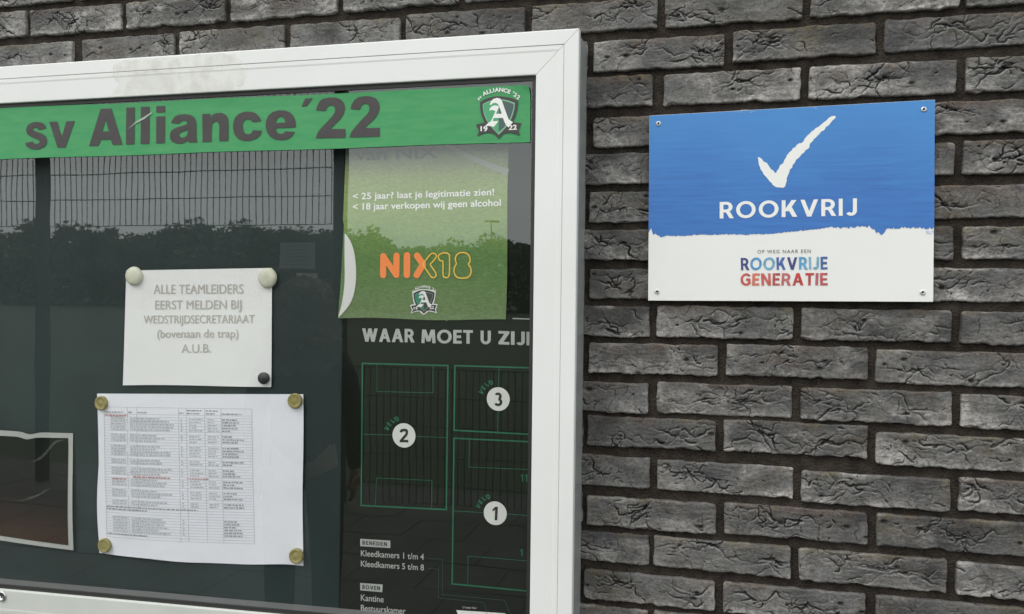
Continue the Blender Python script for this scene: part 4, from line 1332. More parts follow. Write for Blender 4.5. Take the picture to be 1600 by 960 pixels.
def build_schedule():
    Y = -.0508
    c = [(153.4, 615), (474.2, 616.2), (474, 884), (157, 864)]
    P = [at(*q, Y) for q in c]

    def dep(x, z):
        u = (x - P[0].x) / (P[1].x - P[0].x); v = (P[0].z - z) / (P[0].z - P[3].z)
        return Y - .0012 - .0030 * math.sin(u * 6.0 + .6) * max(0, v - .15) - .0028 * math.sin(v * 4.0 + .8) * (1 - u) * .8 - .0014 * math.sin(u * 3.14) - .0022 * max(0, u - .6) * math.sin(v * 5.5)

    def edge(u, v):
        dz = -.0068 * math.sin(max(0, min(1, (u - .02) / .9)) * math.pi) * (v ** 4) - .0005 * math.sin(u * 19) * (v ** 6)
        dx = (.0020 * math.sin(v * 5.2) - .0042 * math.sin(min(1, max(0, (v - .45) / .5)) * math.pi)) * (1 - u) ** 10 + .0010 * math.sin(v * 7) * (u ** 12)
        return dx, dz
    pm = paper_mat('schedule_paper', (.78, .785, .82), .6)
    o = sheet('schedule_sheet', c, Y, dep, pm, None, 44, 36, edge)
    tag(o, 'creased white sheet with a dense printed match table, held by four brass magnets', 'schedule')
    # table frame in the 3.2x drawing (origin 130, 600)
    TL, TR, BR, BL = (112, 114), (848, 125), (857, 800), (121, 762)
    ink = mat('table_ink', (.22, .22, .235), .6); pale = mat('table_pale_ink', (.49, .51, .53), .6); red = mat('table_red_ink', (.50, .27, .27), .6); black = mat('table_black_ink', (.06, .06, .065), .6)

    def tp(s, t):
        a = (TL[0] + (TR[0] - TL[0]) * s, TL[1] + (TR[1] - TL[1]) * s); b = (BL[0] + (BR[0] - BL[0]) * s, BL[1] + (BR[1] - BL[1]) * s)
        x, y = a[0] + (b[0] - a[0]) * t, a[1] + (b[1] - a[1]) * t
        y += 6 * math.sin(s * math.pi) * t
        return at(130 + x / 3.2, 600 + y / 3.2, Y)
    H0 = .052
    NR = 45
    row = lambda k: H0 + (1 - H0) * k / NR
    S = [0, .157, .222, .505, .557, .682, .792, 1.0]
    b1, b2, b3, b4 = MB(), MB(), MB(), MB()

    def quad(mb, s0, s1, t0, t1, k=0):
        n = max(1, int((s1 - s0) * 26))
        V, F_ = [], []
        for i in range(n + 1):
            for t in (t0, t1):
                p = tp(s0 + (s1 - s0) * i / n, t); V.append((p.x, dep(p.x, p.z) - .0006 - k * 4e-5, p.z))
        for i in range(n): F_.append((2 * i, 2 * i + 1, 2 * i + 3, 2 * i + 2))
        mb.add(V, F_)
    hw = .00085
    blank = {0, 6, 10, 15, 18, 22, 26, 30, 33, 34}
    for k in range(NR + 1): quad(b1, 0, 1, row(k) - hw, row(k) + hw)
    quad(b1, 0, 1, -hw, hw)
    for s in S:
        n = 24
        for q in range(n):
            if s not in (0, 1.0, .505, .557, .682, .792) and q % 4 == 3: continue
            quad(b1, s - .0009, s + .0009, q / n, (q + 1) / n, 1)
    o1 = b1.build('table_rules', mat('rule_ink', (.36, .37, .38), .6), o); o1['kind'] = 'stuff'
    rg = random.Random(5)

    def words(mb, s0, s1, t, hh, k=2):
        s = s0
        while s < s1:
            w = rg.uniform(.006, .026)
            e = min(s + w, s1)
            quad(mb, s, e, t - hh * rg.uniform(.7, 1.1), t + hh * rg.uniform(.7, 1.1), k)
            s = e + rg.uniform(.003, .007)
    blocks = [(1, 6), (7, 10), (11, 15), (16, 18), (19, 22), (23, 26), (27, 30), (31, 33), (37, 43)]
    for a, b in blocks:
        for k in range(a, b):
            t = (row(k) + row(k + 1)) / 2
            mb = b3 if (k in (23,)) else b2
            words(mb, .045, .145, t, .0062); words(b2, .175, .475 - rg.uniform(0, .13), t, .0062)
            words(b2, .518, .53, t, .005)
            if k < 36:
                words(b2, .575, .575 + rg.uniform(.05, .095), t, .0046); words(b2, .70, .70 + rg.uniform(.04, .08), t, .0046)
            words(b4, .797, .797 + rg.uniform(.06, .15), t, .0052)
    words(b3, .005, .16, row(0) + .010, .006); words(b3, .04, .13, row(1) - .004, .004)
    words(b3, .557, .70, row(22) + .012, .005); words(b3, .19, .44, row(22) + .012, .006)
    for s0, s1, t in ((.005, .13, .038), (.165, .19, .038), (.228, .29, .038), (.508, .54, .038), (.562, .66, .018), (.562, .65, .040), (.688, .77, .018), (.688, .75, .040), (.797, .93, .040)): words(b4, s0, s1, t, .0048)
    words(b4, .005, .62, row(34) - .006, .0055); words(b4, .005, .28, row(35) - .008, .0055); words(b4, .005, .28, row(44) - .006, .0055)
    for mb, m, nm in ((b2, pale, 'printed_rows'), (b3, red, 'red_rows'), (b4, mat('row_ink', (.33, .33, .35), .6), 'dark_rows')):
        q = mb.build(nm, m, o); q['kind'] = 'stuff'
    return o


build_schedule()
for (px, py, w_) in ((156.3, 630.5, 'upper left'), (459.3, 627, 'upper right'), (161.2, 853.5, 'lower left'), (461.5, 870, 'lower right')):
    magnet(px, py, -.0535, .0131, .0062, M_BRASS, 'dull brass magnet on the %s corner of the schedule sheet' % w_, ring=True)


# --- laminated dark picture at the left edge
def build_picture():
    Y = -.0500
    c = [(-70, 670), (114, 677), (116.5, 859.5), (-70, 835)]
    P = [at(*q, Y) for q in c]

    def dep(x, z):
        u = (x - P[0].x) / (P[1].x - P[0].x); v = (P[0].z - z) / (P[0].z - P[3].z)
        return Y - .0015 - .0035 * math.exp(-((u - .63) / .10) ** 2) * max(0, .5 - v) * 2 - .0020 * math.sin(u * 5 + v * 4) - .004 * max(0, u - .8)

    def edge(u, v):
        return (0, (-.0042 * math.exp(-((u - .66) / .05) ** 2) + .0008 * math.sin(u * 6)) * (1 - v) ** 6)
    o = sheet('picture_print', c, Y, dep, mat('white_border_laminate', (.44, .45, .42), .3), None, 44, 30, edge)
    tag(o, 'dark laminated picture with a white border at the left edge of the case', 'picture')
    m = bpy.data.materials.new('dark_photo_print'); m.use_nodes = True
    n, l = m.node_tree.nodes, m.node_tree.links
    b = n['Principled BSDF']; b.inputs['Roughness'].default_value = .3; b.inputs['Specular IOR Level'].default_value = .5
    t = n.new('ShaderNodeTexCoord'); s = n.new('ShaderNodeSeparateXYZ'); l.new(t.outputs['Object'], s.inputs[0])
    mr = n.new('ShaderNodeMapRange'); mr.inputs['From Min'].default_value = -.92; mr.inputs['From Max'].default_value = -.70
    nz_ = n.new('ShaderNodeTexNoise'); nz_.inputs['Scale'].default_value = 16; nz_.inputs['Detail'].default_value = 4
    mp_ = n.new('ShaderNodeMapping'); mp_.inputs['Scale'].default_value = (.25, 1, 2); l.new(t.outputs['Object'], mp_.inputs[0]); l.new(mp_.outputs[0], nz_.inputs['Vector'])
    ma = n.new('ShaderNodeMath'); ma.operation = 'MULTIPLY_ADD'; ma.inputs[1].default_value = .04; l.new(nz_.outputs['Fac'], ma.inputs[0]); l.new(s.outputs['Z'], ma.inputs[2])
    l.new(ma.outputs[0], mr.inputs['Value'])
    cr = n.new('ShaderNodeValToRGB'); cr.color_ramp.elements[0].color = (.055, .028, .012, 1); cr.color_ramp.elements[1].color = (.004, .006, .004, 1)
    e = cr.color_ramp.elements.new(.38); e.color = (.014, .008, .005, 1)
    e = cr.color_ramp.elements.new(.55); e.color = (.006, .006, .004, 1)
    l.new(mr.outputs[0], cr.inputs[0]); l.new(cr.outputs[0], b.inputs['Base Color'])
    c2 = [(-70, 678.5), (107, 684.5), (109.2, 851.5), (-70, 827.5)]
    q = sheet('dark_photo', c2, Y, lambda x, z: dep(x, z) - .0007, m, o, 44, 30, edge, .0002)
    M_GLARE = mat('laminate_glare', (.060, .060, .055), .25)  # glare on the curled laminate, painted as flat pale ribbons
    for cl, w0 in (([(51, 722), (62, 717), (74, 706), (86, 692), (100, 688)], 6.5), ([(28, 783), (45, 779), (62, 773), (80, 762)], 3.5)):
        pts = spline(cl, 6); n_ = len(pts)
        A_ = [at(p[0], p[1] - w0 / 2 * math.sin(math.pi * (i + .3) / (n_ + .3)), Y) for i, p in enumerate(pts)]
        B_ = [at(p[0], p[1] + w0 / 2 * math.sin(math.pi * (i + .3) / (n_ + .3)), Y) for i, p in enumerate(pts)]
        mb = MB()
        mb.add([(p.x, dep(p.x, p.z) - .0012, p.z) for p in A_ + B_], [(n_ + i, n_ + i + 1, i + 1, i) for i in range(n_ - 1)])
        mb.build('painted_glare', M_GLARE, q)
    return o


build_picture()


# ------------------------------------------------------------------ smoke-free sign on the wall
def build_sign():
    Y = -.0100
    c = [at(*q, Y) for q in ((1014.8, 181), (1461, 156), (1458.3, 472), (1012.6, 470))]
    mb = MB()
    n = 4
    V = [(p.x, y, p.z) for y in (Y, Y + .003) for p in c]
    mb.add(V, [(3, 2, 1, 0), (4, 5, 6, 7), (0, 1, 5, 4), (1, 2, 6, 5), (2, 3, 7, 6), (3, 0, 4, 7)])
    o = mb.build('smoke_free_sign', mat('sign_white', (.77, .77, .735), .35, spec=.4, noise=.03, nscale=6))
    tag(o, 'blue and white smoke free sign with a white tick, screwed to the brick wall', 'sign')
    bvl = o.modifiers.new('bevel', 'BEVEL'); bvl.width = .0004; bvl.segments = 2
    # painted blue field with a torn lower edge
    low = [(88, 625), (95, 612), (100, 605), (104, 618), (108, 632), (120, 630), (140, 642), (170, 635), (200, 638), (300, 632), (420, 630), (500, 632), (600, 628), (700, 618), (800, 608), (850, 600),
           (900, 604), (980, 598), (1015, 600), (1030, 608), (1040, 622), (1050, 622), (1060, 632), (1072, 625), (1080, 610), (1130, 603), (1200, 603), (1240, 605), (1281, 606)]
    rg = random.Random(3)
    pts = []
    for k in range(len(low) - 1):
        a, b = low[k], low[k + 1]
        m_ = max(1, int((b[0] - a[0]) / 5))
        for q in range(m_):
            t = q / m_
            j = 2.6 if a[0] < 850 else 5.5
            pts.append((980 + (a[0] + (b[0] - a[0]) * t) / 2.667, 130 + (a[1] + (b[1] - a[1]) * t + rg.uniform(-j, j)) / 2.667))
    pts.append((1459.7, 357.3))
    poly = [(1015.1, 181.4)] + [(1013.3, 364.4)] + pts[1:] + [(1460.6, 156.4)]
    m = bpy.data.materials.new('blue_brushed_paint'); m.use_nodes = True
    n, l = m.node_tree.nodes, m.node_tree.links
    b = n['Principled BSDF']; b.inputs['Roughness'].default_value = .4
    t = n.new('ShaderNodeTexCoord'); g = n.new('ShaderNodeMapping'); g.inputs['Scale'].default_value = (2.2, 1, 30); l.new(t.outputs['Object'], g.inputs[0])
    z = n.new('ShaderNodeTexNoise'); z.inputs['Scale'].default_value = 5; z.inputs['Detail'].default_value = 8; z.inputs['Roughness'].default_value = .62; l.new(g.outputs[0], z.inputs['Vector'])
    cr = n.new('ShaderNodeValToRGB'); cr.color_ramp.elements[0].position = .18; cr.color_ramp.elements[0].color = (.028, .110, .37, 1)
    cr.color_ramp.elements[1].position = .92; cr.color_ramp.elements[1].color = (.052, .235, .56, 1)
    e = cr.color_ramp.elements.new(.52); e.color = (.034, .158, .46, 1)
    l.new(z.outputs['Fac'], cr.inputs[0])
    z3 = n.new('ShaderNodeTexNoise'); z3.inputs['Scale'].default_value = 4.5; z3.inputs['Detail'].default_value = 3; l.new(t.outputs['Object'], z3.inputs['Vector'])
    sp_ = n.new('ShaderNodeSeparateXYZ'); l.new(t.outputs['Object'], sp_.inputs[0])
    up = n.new('ShaderNodeMapRange'); up.inputs['From Min'].default_value = -.32; up.inputs['From Max'].default_value = -.14; up.inputs['To Min'].default_value = -.25; up.inputs['To Max'].default_value = .45
    l.new(sp_.outputs['Z'], up.inputs['Value'])
    sm = n.new('ShaderNodeMath'); sm.operation = 'ADD'; sm.use_clamp = True; l.new(z3.outputs['Fac'], sm.inputs[0]); l.new(up.outputs[0], sm.inputs[1])
    mz = n.new('ShaderNodeMapRange'); mz.inputs['From Min'].default_value = .35; mz.inputs['From Max'].default_value = 1.0; mz.inputs['To Max'].default_value = .8; l.new(sm.outputs[0], mz.inputs['Value'])
    x = n.new('ShaderNodeMix'); x.data_type = 'RGBA'; l.new(mz.outputs[0], x.inputs[0]); l.new(cr.outputs[0], x.inputs[6]); x.inputs[7].default_value = (.045, .235, .55, 1)
    l.new(x.outputs[2], b.inputs['Base Color'])
    mb = MB(); W_ = [at(*q, Y) for q in poly]
    mb.poly([(p.x, Y - .0004, p.z) for p in W_]); mb.build('blue_field', m, o)
    # white tick
    tick = [(425, 335), (440, 335), (460, 352), (480, 375), (492, 376), (500, 385), (520, 415), (530, 430), (545, 435), (555, 452), (568, 460), (578, 440), (590, 420), (600, 398), (620, 385), (632, 358), (650, 335), (655, 320), (672, 300), (690, 280), (700, 262),
            (720, 255), (735, 235), (750, 225), (770, 222), (790, 205), (795, 185), (820, 160), (850, 130), (885, 105), (920, 80), (945, 62), (970, 40), (985, 22), (1010, 10), (1035, 8), (1040, 20), (1015, 42), (1000, 60), (985, 80), (965, 95), (945, 120), (920, 140),
            (905, 155), (880, 180), (858, 206), (835, 230), (832, 255), (815, 272), (800, 280), (785, 300), (770, 310), (755, 330), (730, 350), (720, 372), (700, 395), (695, 415), (680, 430), (665, 470), (655, 500), (650, 530), (640, 565), (625, 575), (600, 573), (565, 572), (545, 552), (520, 525), (495, 495), (470, 465), (455, 438), (440, 410), (430, 375)]
    P = []
    for k in range(len(tick)):
        a, b_ = tick[k], tick[(k + 1) % len(tick)]
        for q in range(2):
            P.append((1100 + (a[0] + (b_[0] - a[0]) * q / 2 + rg.uniform(-2.5, 2.5)) / 5.054, 180 + (a[1] + (b_[1] - a[1]) * q / 2 + rg.uniform(-2.5, 2.5)) / 5.054))
    mb = MB(); mb.poly([(p.x, Y - .0008, p.z) for p in [at(*q, Y) for q in P]]); mb.build('tick_mark', M_WPRINT, o)
    letters('lettering', 'ROOKVRIJ', (1124.5, 341.8), (1338.8, 337.0), (1124.5, 316.0), Y, M_WPRINT, o, thick=.19, gap=.155, lift=.0008)
    text('lettering', 'OP WEG NAAR EEN', (1183.5, 396.3), (1266.8, 395.4), (1183.5, 391.0), Y, mat('sign_grey_print', (.16, .16, .17), .5), o, spacing=1.25, weight=.006, lift=.0005)
    blues = [(.055, .065, .24), (.09, .33, .60), (.18, .45, .65), (.065, .15, .42), (.055, .06, .22), (.12, .38, .62), (.22, .48, .64), (.20, .46, .62), (.07, .14, .36)]
    reds = [(.60, .10, .075), (.66, .19, .13), (.60, .12, .10), (.52, .09, .09), (.60, .16, .15), (.55, .055, .05), (.55, .06, .055), (.50, .14, .16), (.54, .10, .11)]
    for body, cols, yb0, yb1, yt, xa, xb in (('ROOKVRIJE', blues, 422.6, 421.2, 403.2, 1157.5, 1292.8), ('GENERATIE', reds, 446.6, 446.3, 427.6, 1157.0, 1293.0)):
        vs, fs, w = strokes2d(body, .20, .13, jitter=.03)
        # one coloured piece per letter
        spans = []
        x = 0.0
        for ch, col in zip(body, cols):
            g = G2(); glyph(g, ch, .20)
            j = rg.uniform(-.05, .05)
            vv = [(x + v[0] + j * (v[1] - .5) + rg.uniform(-.012, .012), v[1] + rg.uniform(-.015, .015), v[2]) for v in g.v]
            put('letter', vv, g.f, w, 1.0, at(xa, yb0, Y), at(xb, yb1, Y), at(xa, yt, Y), mat('watercolour_letter', col, .5, noise=.35, nscale=120), o, lambda x_, z_: Y, .0005)
            x += g.w + .13
    # chips of white along the upper edge
    mb = MB()
    for q in range(16):
        x = rg.choice([rg.uniform(1152, 1178), rg.uniform(1262, 1282)])
        y = 181 - (x - 1015) / 446 * 25 + rg.uniform(1.0, 3.6)
        p = [at(x + dx, y + dy, Y) for dx, dy in ((0, 0), (rg.uniform(1, 5), -.4), (rg.uniform(1, 4), rg.uniform(.5, 1.3)))]
        mb.add([(w.x, Y - .0007 - q * 1e-6, w.z) for w in p], [(0, 2, 1)])
    for q in range(14):
        x, y = rg.uniform(1446, 1458), rg.uniform(358, 366)
        p = [at(x + dx, y + dy, Y) for dx, dy in ((0, 0), (rg.uniform(1, 2.5), -.4), (rg.uniform(.5, 2), rg.uniform(.8, 1.8)))]
        mb.add([(w.x, Y - .00085 - q * 1e-6, w.z) for w in p], [(0, 2, 1)])
    mb.build('paint_chips', mat('chip_blue', (.25, .38, .62), .5), o)['kind'] = 'stuff'
    for px, py in ((1028.7, 193.5), (1443.5, 171.2), (1026.7, 456.0), (1441.8, 457.3)):
        s = at(px, py, Y - .001)
        mb = MB(); mb.lathe((s.x, Y, s.z), [(.0040, -.0002), (.0041, .0006), (.0037, .0016), (.0026, .0022), (.0021, .0021), (.0018, .0008), (.0001, .0008)], 24)
        sc = mb.build('screw', mat('screw_head', (.62, .62, .60), .35, metal=.6), o, True)
        mb = MB(); mb.lathe((s.x, Y - .0009, s.z), [(.0017, 0), (.0015, .0002), (.0001, .0002)], 12)
        mb.build('screw_recess', M_DARK, sc)
    return o


build_sign()

# ------------------------------------------------------------------ the place behind the camera, seen in the pane
M_GRASS = mat('grass', (.022, .040, .016), .9, noise=.35, nscale=.35)
M_PAVE = mat('paving_concrete', (.070, .068, .064), .85, noise=.35, nscale=3, bump=.4, bscale=90)
M_FENCE = mat('dark_green_fence_coating', (.010, .020, .016), .45)


def build_surroundings():
    g = MB(); g.add([(-900, -900, GROUND - .03), (900, -900, GROUND - .03), (900, 60, GROUND - .03), (-900, 60, GROUND - .03)], [(0, 1, 2, 3)])
    tag(g.build('grass_ground', M_GRASS), kind='structure')
    # path of concrete slabs between wall and fence, joints recessed
    mb = MB()
    rg = random.Random(9)
    for i in range(-26, 12):
        for j in range(0, 12):
            x0 = i * .4 + (.2 if j % 2 else 0); y1 = -.02 - j * .4
            dz = rg.uniform(-.0015, .0015)
            a, b, c, d = x0 + .002, x0 + .398, y1 - .398, y1 - .002
            e = .003
            V = [(a, c, GROUND - .01), (b, c, GROUND - .01), (b, d, GROUND - .01), (a, d, GROUND - .01), (a + e, c + e, GROUND + dz), (b - e, c + e, GROUND + dz), (b - e, d - e, GROUND + dz), (a + e, d - e, GROUND + dz)]
            mb.add(V, [(4, 5, 6, 7), (0, 1, 5, 4), (1, 2, 6, 5), (2, 3, 7, 6), (3, 0, 4, 7)])
    tag(mb.build('paving', M_PAVE), kind='structure')
    b = MB(); b.add([(-10.6, -4.9, GROUND - .005), (5.2, -4.9, GROUND - .005), (5.2, 0, GROUND - .005), (-10.6, 0, GROUND - .005)], [(0, 1, 2, 3)])
    tag(b.build('paving_bed', mat('joint_sand', (.050, .047, .042), .95)), kind='structure')
    # tall ball-stop mesh on the left, open below; low mesh fence on the right
    fy = -4.21

    def wires(parent, x0, x1, za, zb):
        m_ = MB()
        n = int(round((x1 - x0) / .05))
        for q in range(1, n):
            x = x0 + (x1 - x0) * q / n
            m_.tube((x, fy, za), (x, fy, zb), .0032, n=4, cap=False)
        z = .0353 - .2 * 9
        while z < zb + .01:
            if z > za - .01:
                for dy in (-.006, .006): m_.tube((x0 + .045, fy + dy, z), (x1 - .045, fy + dy, z), .0036, n=4, cap=False)
            z += .2
        m_.build('wire_panel', M_FENCE, parent)
    tall = empty('mesh_fence', (-6.3, fy, GROUND))
    tag(tall, 'tall dark ball stop fence with square posts, its wire mesh starting above head height', 'fence')
    top = GROUND + 4.0
    P1 = [-12.66, -10.12, -7.59, -5.055, -2.52]
    for x in P1:
        m_ = MB(); m_.box(x - .042, x + .042, fy - .07, fy - .01, GROUND - .05, top + .05); m_.build('post', M_FENCE, tall)
    for k in range(len(P1) - 1): wires(tall, P1[k], P1[k + 1], .0353, top)
    low = empty('mesh_fence', (1.2, fy, GROUND))
    tag(low, 'low dark wire mesh fence continuing to the right of the tall one', 'fence')
    P2 = [.015, 2.55, 5.085]
    for x in P2:
        m_ = MB(); m_.box(x - .03, x + .03, fy - .06, fy - .01, GROUND - .05, -1.0); m_.build('post', M_FENCE, low)
    for x0, x1 in ((-2.46, .015), (.015, 2.55), (2.55, 5.085)): wires(low, x0, x1, GROUND + .05, -.9647)
    # plates hung on the fence
    for (x0, x1, z0, z1, lab, c_) in ((-2.965, -2.690, -.283, -.098, 'grey plate with faint lines fixed on the mesh fence', (.42, .44, .43)), (-2.835, -2.675, -.368, -.312, 'small pale plate hung just below the larger one on the fence', (.62, .62, .60))):
        m_ = MB(); m_.box(x0, x1, fy + .010, fy + .013, z0, z1)
        o = m_.build('fence_plate', mat('plate', c_, .5))
        tag(o, lab, 'plate')
        if x1 - x0 > .2:
            m2 = MB()
            for q in range(6): m2.box(x0 + .04, x1 - .05, fy + .0132, fy + .0138, z1 - .03 - q * .026, z1 - .024 - q * .026)
            m2.build('printed_line', mat('plate_print', (.25, .26, .255), .6), o)
    # floodlight mast far behind
    mast = empty('floodlight_mast', (-17.4, -62.2, GROUND))
    tag(mast, 'slim floodlight mast standing before the tree line', 'mast')
    m_ = MB(); m_.tube((-17.4, -62.2, GROUND), (-17.4, -62.2, 5.1), .09, .05); m_.build('pole', M_FENCE, mast)
    m_ = MB(); m_.box(-17.9, -16.7, -62.3, -62.1, 5.05, 5.2); m_.build('lamp_head', M_FENCE, mast)


build_surroundings()


def build_trees():
    leaf = mat('dark_foliage', (.035, .050, .022), .7, noise=.5, nscale=1.2, col2=(.060, .072, .030))
    leaf2 = mat('spring_foliage', (.075, .075, .035), .7, noise=.4, nscale=1.5, col2=(.05, .06, .03))
    bark = mat('bark', (.06, .05, .04), .9)
    protos = []
    for k in range(4):
        rg = np.random.RandomState(40 + k)
        n = 7000
        # clumps over an uneven crown
        lob = rg.normal(0, 1, (30, 3)) * np.array([1.55, 1.3, 1.45]) + np.array([0, 0, 4.6])
        lob[:, 2] = np.clip(lob[:, 2], 1.2, 6.5)
        rad = rg.uniform(.35, 1.15, 30)
        ci = rg.randint(0, 30, n)
        d = rg.normal(0, 1, (n, 3)); d /= np.linalg.norm(d, axis=1)[:, None]
        c = lob[ci] + d * (rad[ci] * rg.uniform(.2, 1.12, n))[:, None]
        s = rg.uniform(.08, .24, n)
        a = rg.normal(0, 1, (n, 3)); a /= np.linalg.norm(a, axis=1)[:, None]
        b = np.cross(a, rg.normal(0, 1, (n, 3))); b /= np.linalg.norm(b, axis=1)[:, None]
        V = np.stack([c + a * s[:, None], c + b * s[:, None] * .7, c - a * s[:, None], c - b * s[:, None] * .7], 1).reshape(-1, 3)
        F_ = np.arange(4 * n).reshape(-1, 4)
        crown = mesh('crown', V.tolist(), F_.tolist()); crown.materials.append(leaf if k < 3 else leaf2)
        t = MB(); t.tube((0, 0, 0), (.1, 0, 2.4), .20, .15, 9); t.tube((.1, 0, 2.4), (0, .1, 5.4), .15, .04, 8)
        for q in range(5):
            an = rg.uniform(0, 6.28); z = rg.uniform(1.8, 3.8)
            t.tube((.08, 0, z), (1.5 * math.cos(an), 1.2 * math.sin(an), z + 1.7), .07, .02, 6)
        trunk = mesh('trunk', t.v, t.f); trunk.materials.append(bark)
        protos.append((crown, trunk))
    rg = random.Random(21)
    x = -88.0
    k = 0
    kinds = ['dense dark tree', 'broad dark tree', 'narrow bushy tree', 'pale budding tree']
    while x < 20:
        for rowi in range(2):
            p = rg.choice([0, 1, 2, 0, 1, 2, 3])
            y = -61.5 - rowi * 6 + rg.uniform(-1.5, 1.5)
            s = rg.uniform(.86, 1.12)
            xx = x + rg.uniform(-.9, .9) + rowi * 1.4
            s *= .60 if -67.5 < xx < -59 else (.93 if xx < -30 else .745)
            root = empty('tree', (xx, y, GROUND - .05))
            root.scale = (s * 1.3, s * 1.3, s)
            root.rotation_euler.z = rg.uniform(0, 6.28)
            tag(root, kinds[p] + (' in the front row of the far tree line' if rowi == 0 else ' in the rear row of the far tree line'), 'tree', 'trees along the far side of the pitch: ' + kinds[p] + (' front' if rowi == 0 else ' rear'))
            for me, nm in zip(protos[p], ('crown', 'trunk')):
                o = bpy.data.objects.new(nm, me); COL.objects.link(o); o.parent = root
        x += rg.uniform(2.5, 3.6)
    # hedge filling the foot of the row
    rgn = np.random.RandomState(3)
    n = 16000
    c = np.stack([rgn.uniform(-105, 62, n), rgn.uniform(-60, -57.5, n), GROUND + rgn.uniform(0, 1, n) ** .8 * 2.7], 1)
    c[:, 2] += .5 * np.sin(c[:, 0] * .7) * (c[:, 2] - GROUND) / 3
    s = rgn.uniform(.15, .35, n)
    a = rgn.normal(0, 1, (n, 3)); a /= np.linalg.norm(a, axis=1)[:, None]
    b = np.cross(a, rgn.normal(0, 1, (n, 3))); b /= np.linalg.norm(b, axis=1)[:, None]
    V = np.stack([c + a * s[:, None], c + b * s[:, None], c - a * s[:, None], c - b * s[:, None]], 1).reshape(-1, 3)
    o = link('hedge', mesh('hedge', V.tolist(), np.arange(4 * n).reshape(-1, 4).tolist()), leaf)
    tag(o, 'low dark undergrowth along the foot of the tree line', 'hedge', kind='stuff')


build_trees()


# ------------------------------------------------------------------ the people in front of the wall
def skin_body(name, joints, bones, material, parent, sub=2):
    """joints: {key: (x, y, z, rx, ry)}; one continuous skinned surface rooted at the first joint"""
    keys = list(joints)
    me = bpy.data.meshes.new(name)
    me.from_pydata([joints[k][:3] for k in keys], [(keys.index(a), keys.index(b)) for a, b in bones], [])
    o = bpy.data.objects.new(name, me)
    COL.objects.link(o)
    sk = o.modifiers.new('skin', 'SKIN'); sk.use_smooth_shade = True
    for i, k in enumerate(keys):
        me.skin_vertices[0].data[i].radius = joints[k][3:5]
        me.skin_vertices[0].data[i].use_root = (i == 0)
    sb = o.modifiers.new('smooth', 'SUBSURF'); sb.levels = sub; sb.render_levels = sub
    me.materials.append(material)
    o.parent = parent
    return o


SKIN = mat('skin', (.42, .26, .19), .5, noise=.12, nscale=30)
HAIRM = mat('brown_curly_hair', (.19, .14, .10), .75, noise=.4, nscale=60)


def hand(parent, wrist, direction, palm_n, material, curl=.35, side=1):
    """palm and five unequal bent fingers; direction: along the palm, palm_n: out of the palm"""
    d = Vector(direction).normalized(); nrm = Vector(palm_n); nrm = (nrm - d * nrm.dot(d)).normalized(); sx = d.cross(nrm) * side
    w = Vector(wrist)
    J = {'p1': (w + d * .045, .030, .014), 'w': (w, .026, .020), 'p2': (w + d * .082, .036, .013)}
    B = [('p1', 'w'), ('p1', 'p2')]
    for i, (off, L) in enumerate(((-.030, .066), (-.010, .076), (.010, .071), (.029, .056))):
        base = w + d * (.088 - abs(off) * .15) + sx * off
        J['k%d' % i] = (base, .0095, .0095)
        B.append(('p2', 'k%d' % i))
        p, dd = base, d.copy()
        for q, fr in enumerate((.45, .32, .23)):
            dd = (dd + nrm * (curl * (1 + .25 * q))).normalized()
            p = p + dd * L * fr
            J['f%d%d' % (i, q)] = (p, .0088 - q * .001, .0088 - q * .001)
            B.append((('k%d' % i) if q == 0 else 'f%d%d' % (i, q - 1), 'f%d%d' % (i, q)))
    p = w + d * .03 - sx * .026
    J['t0'] = (p, .013, .012); B.append(('p1', 't0'))
    for q, st in enumerate((.032, .026)):
        p = p + (d * .75 - sx * (.55 - q * .25) + nrm * .3).normalized() * st
        J['t%d' % (q + 1)] = (p, .0105 - q * .001, .0105 - q * .001); B.append(('t%d' % q, 't%d' % (q + 1)))
    return skin_body('hand', {k: (*v[0], v[1], v[2]) for k, v in J.items()}, B, material, parent, 2)


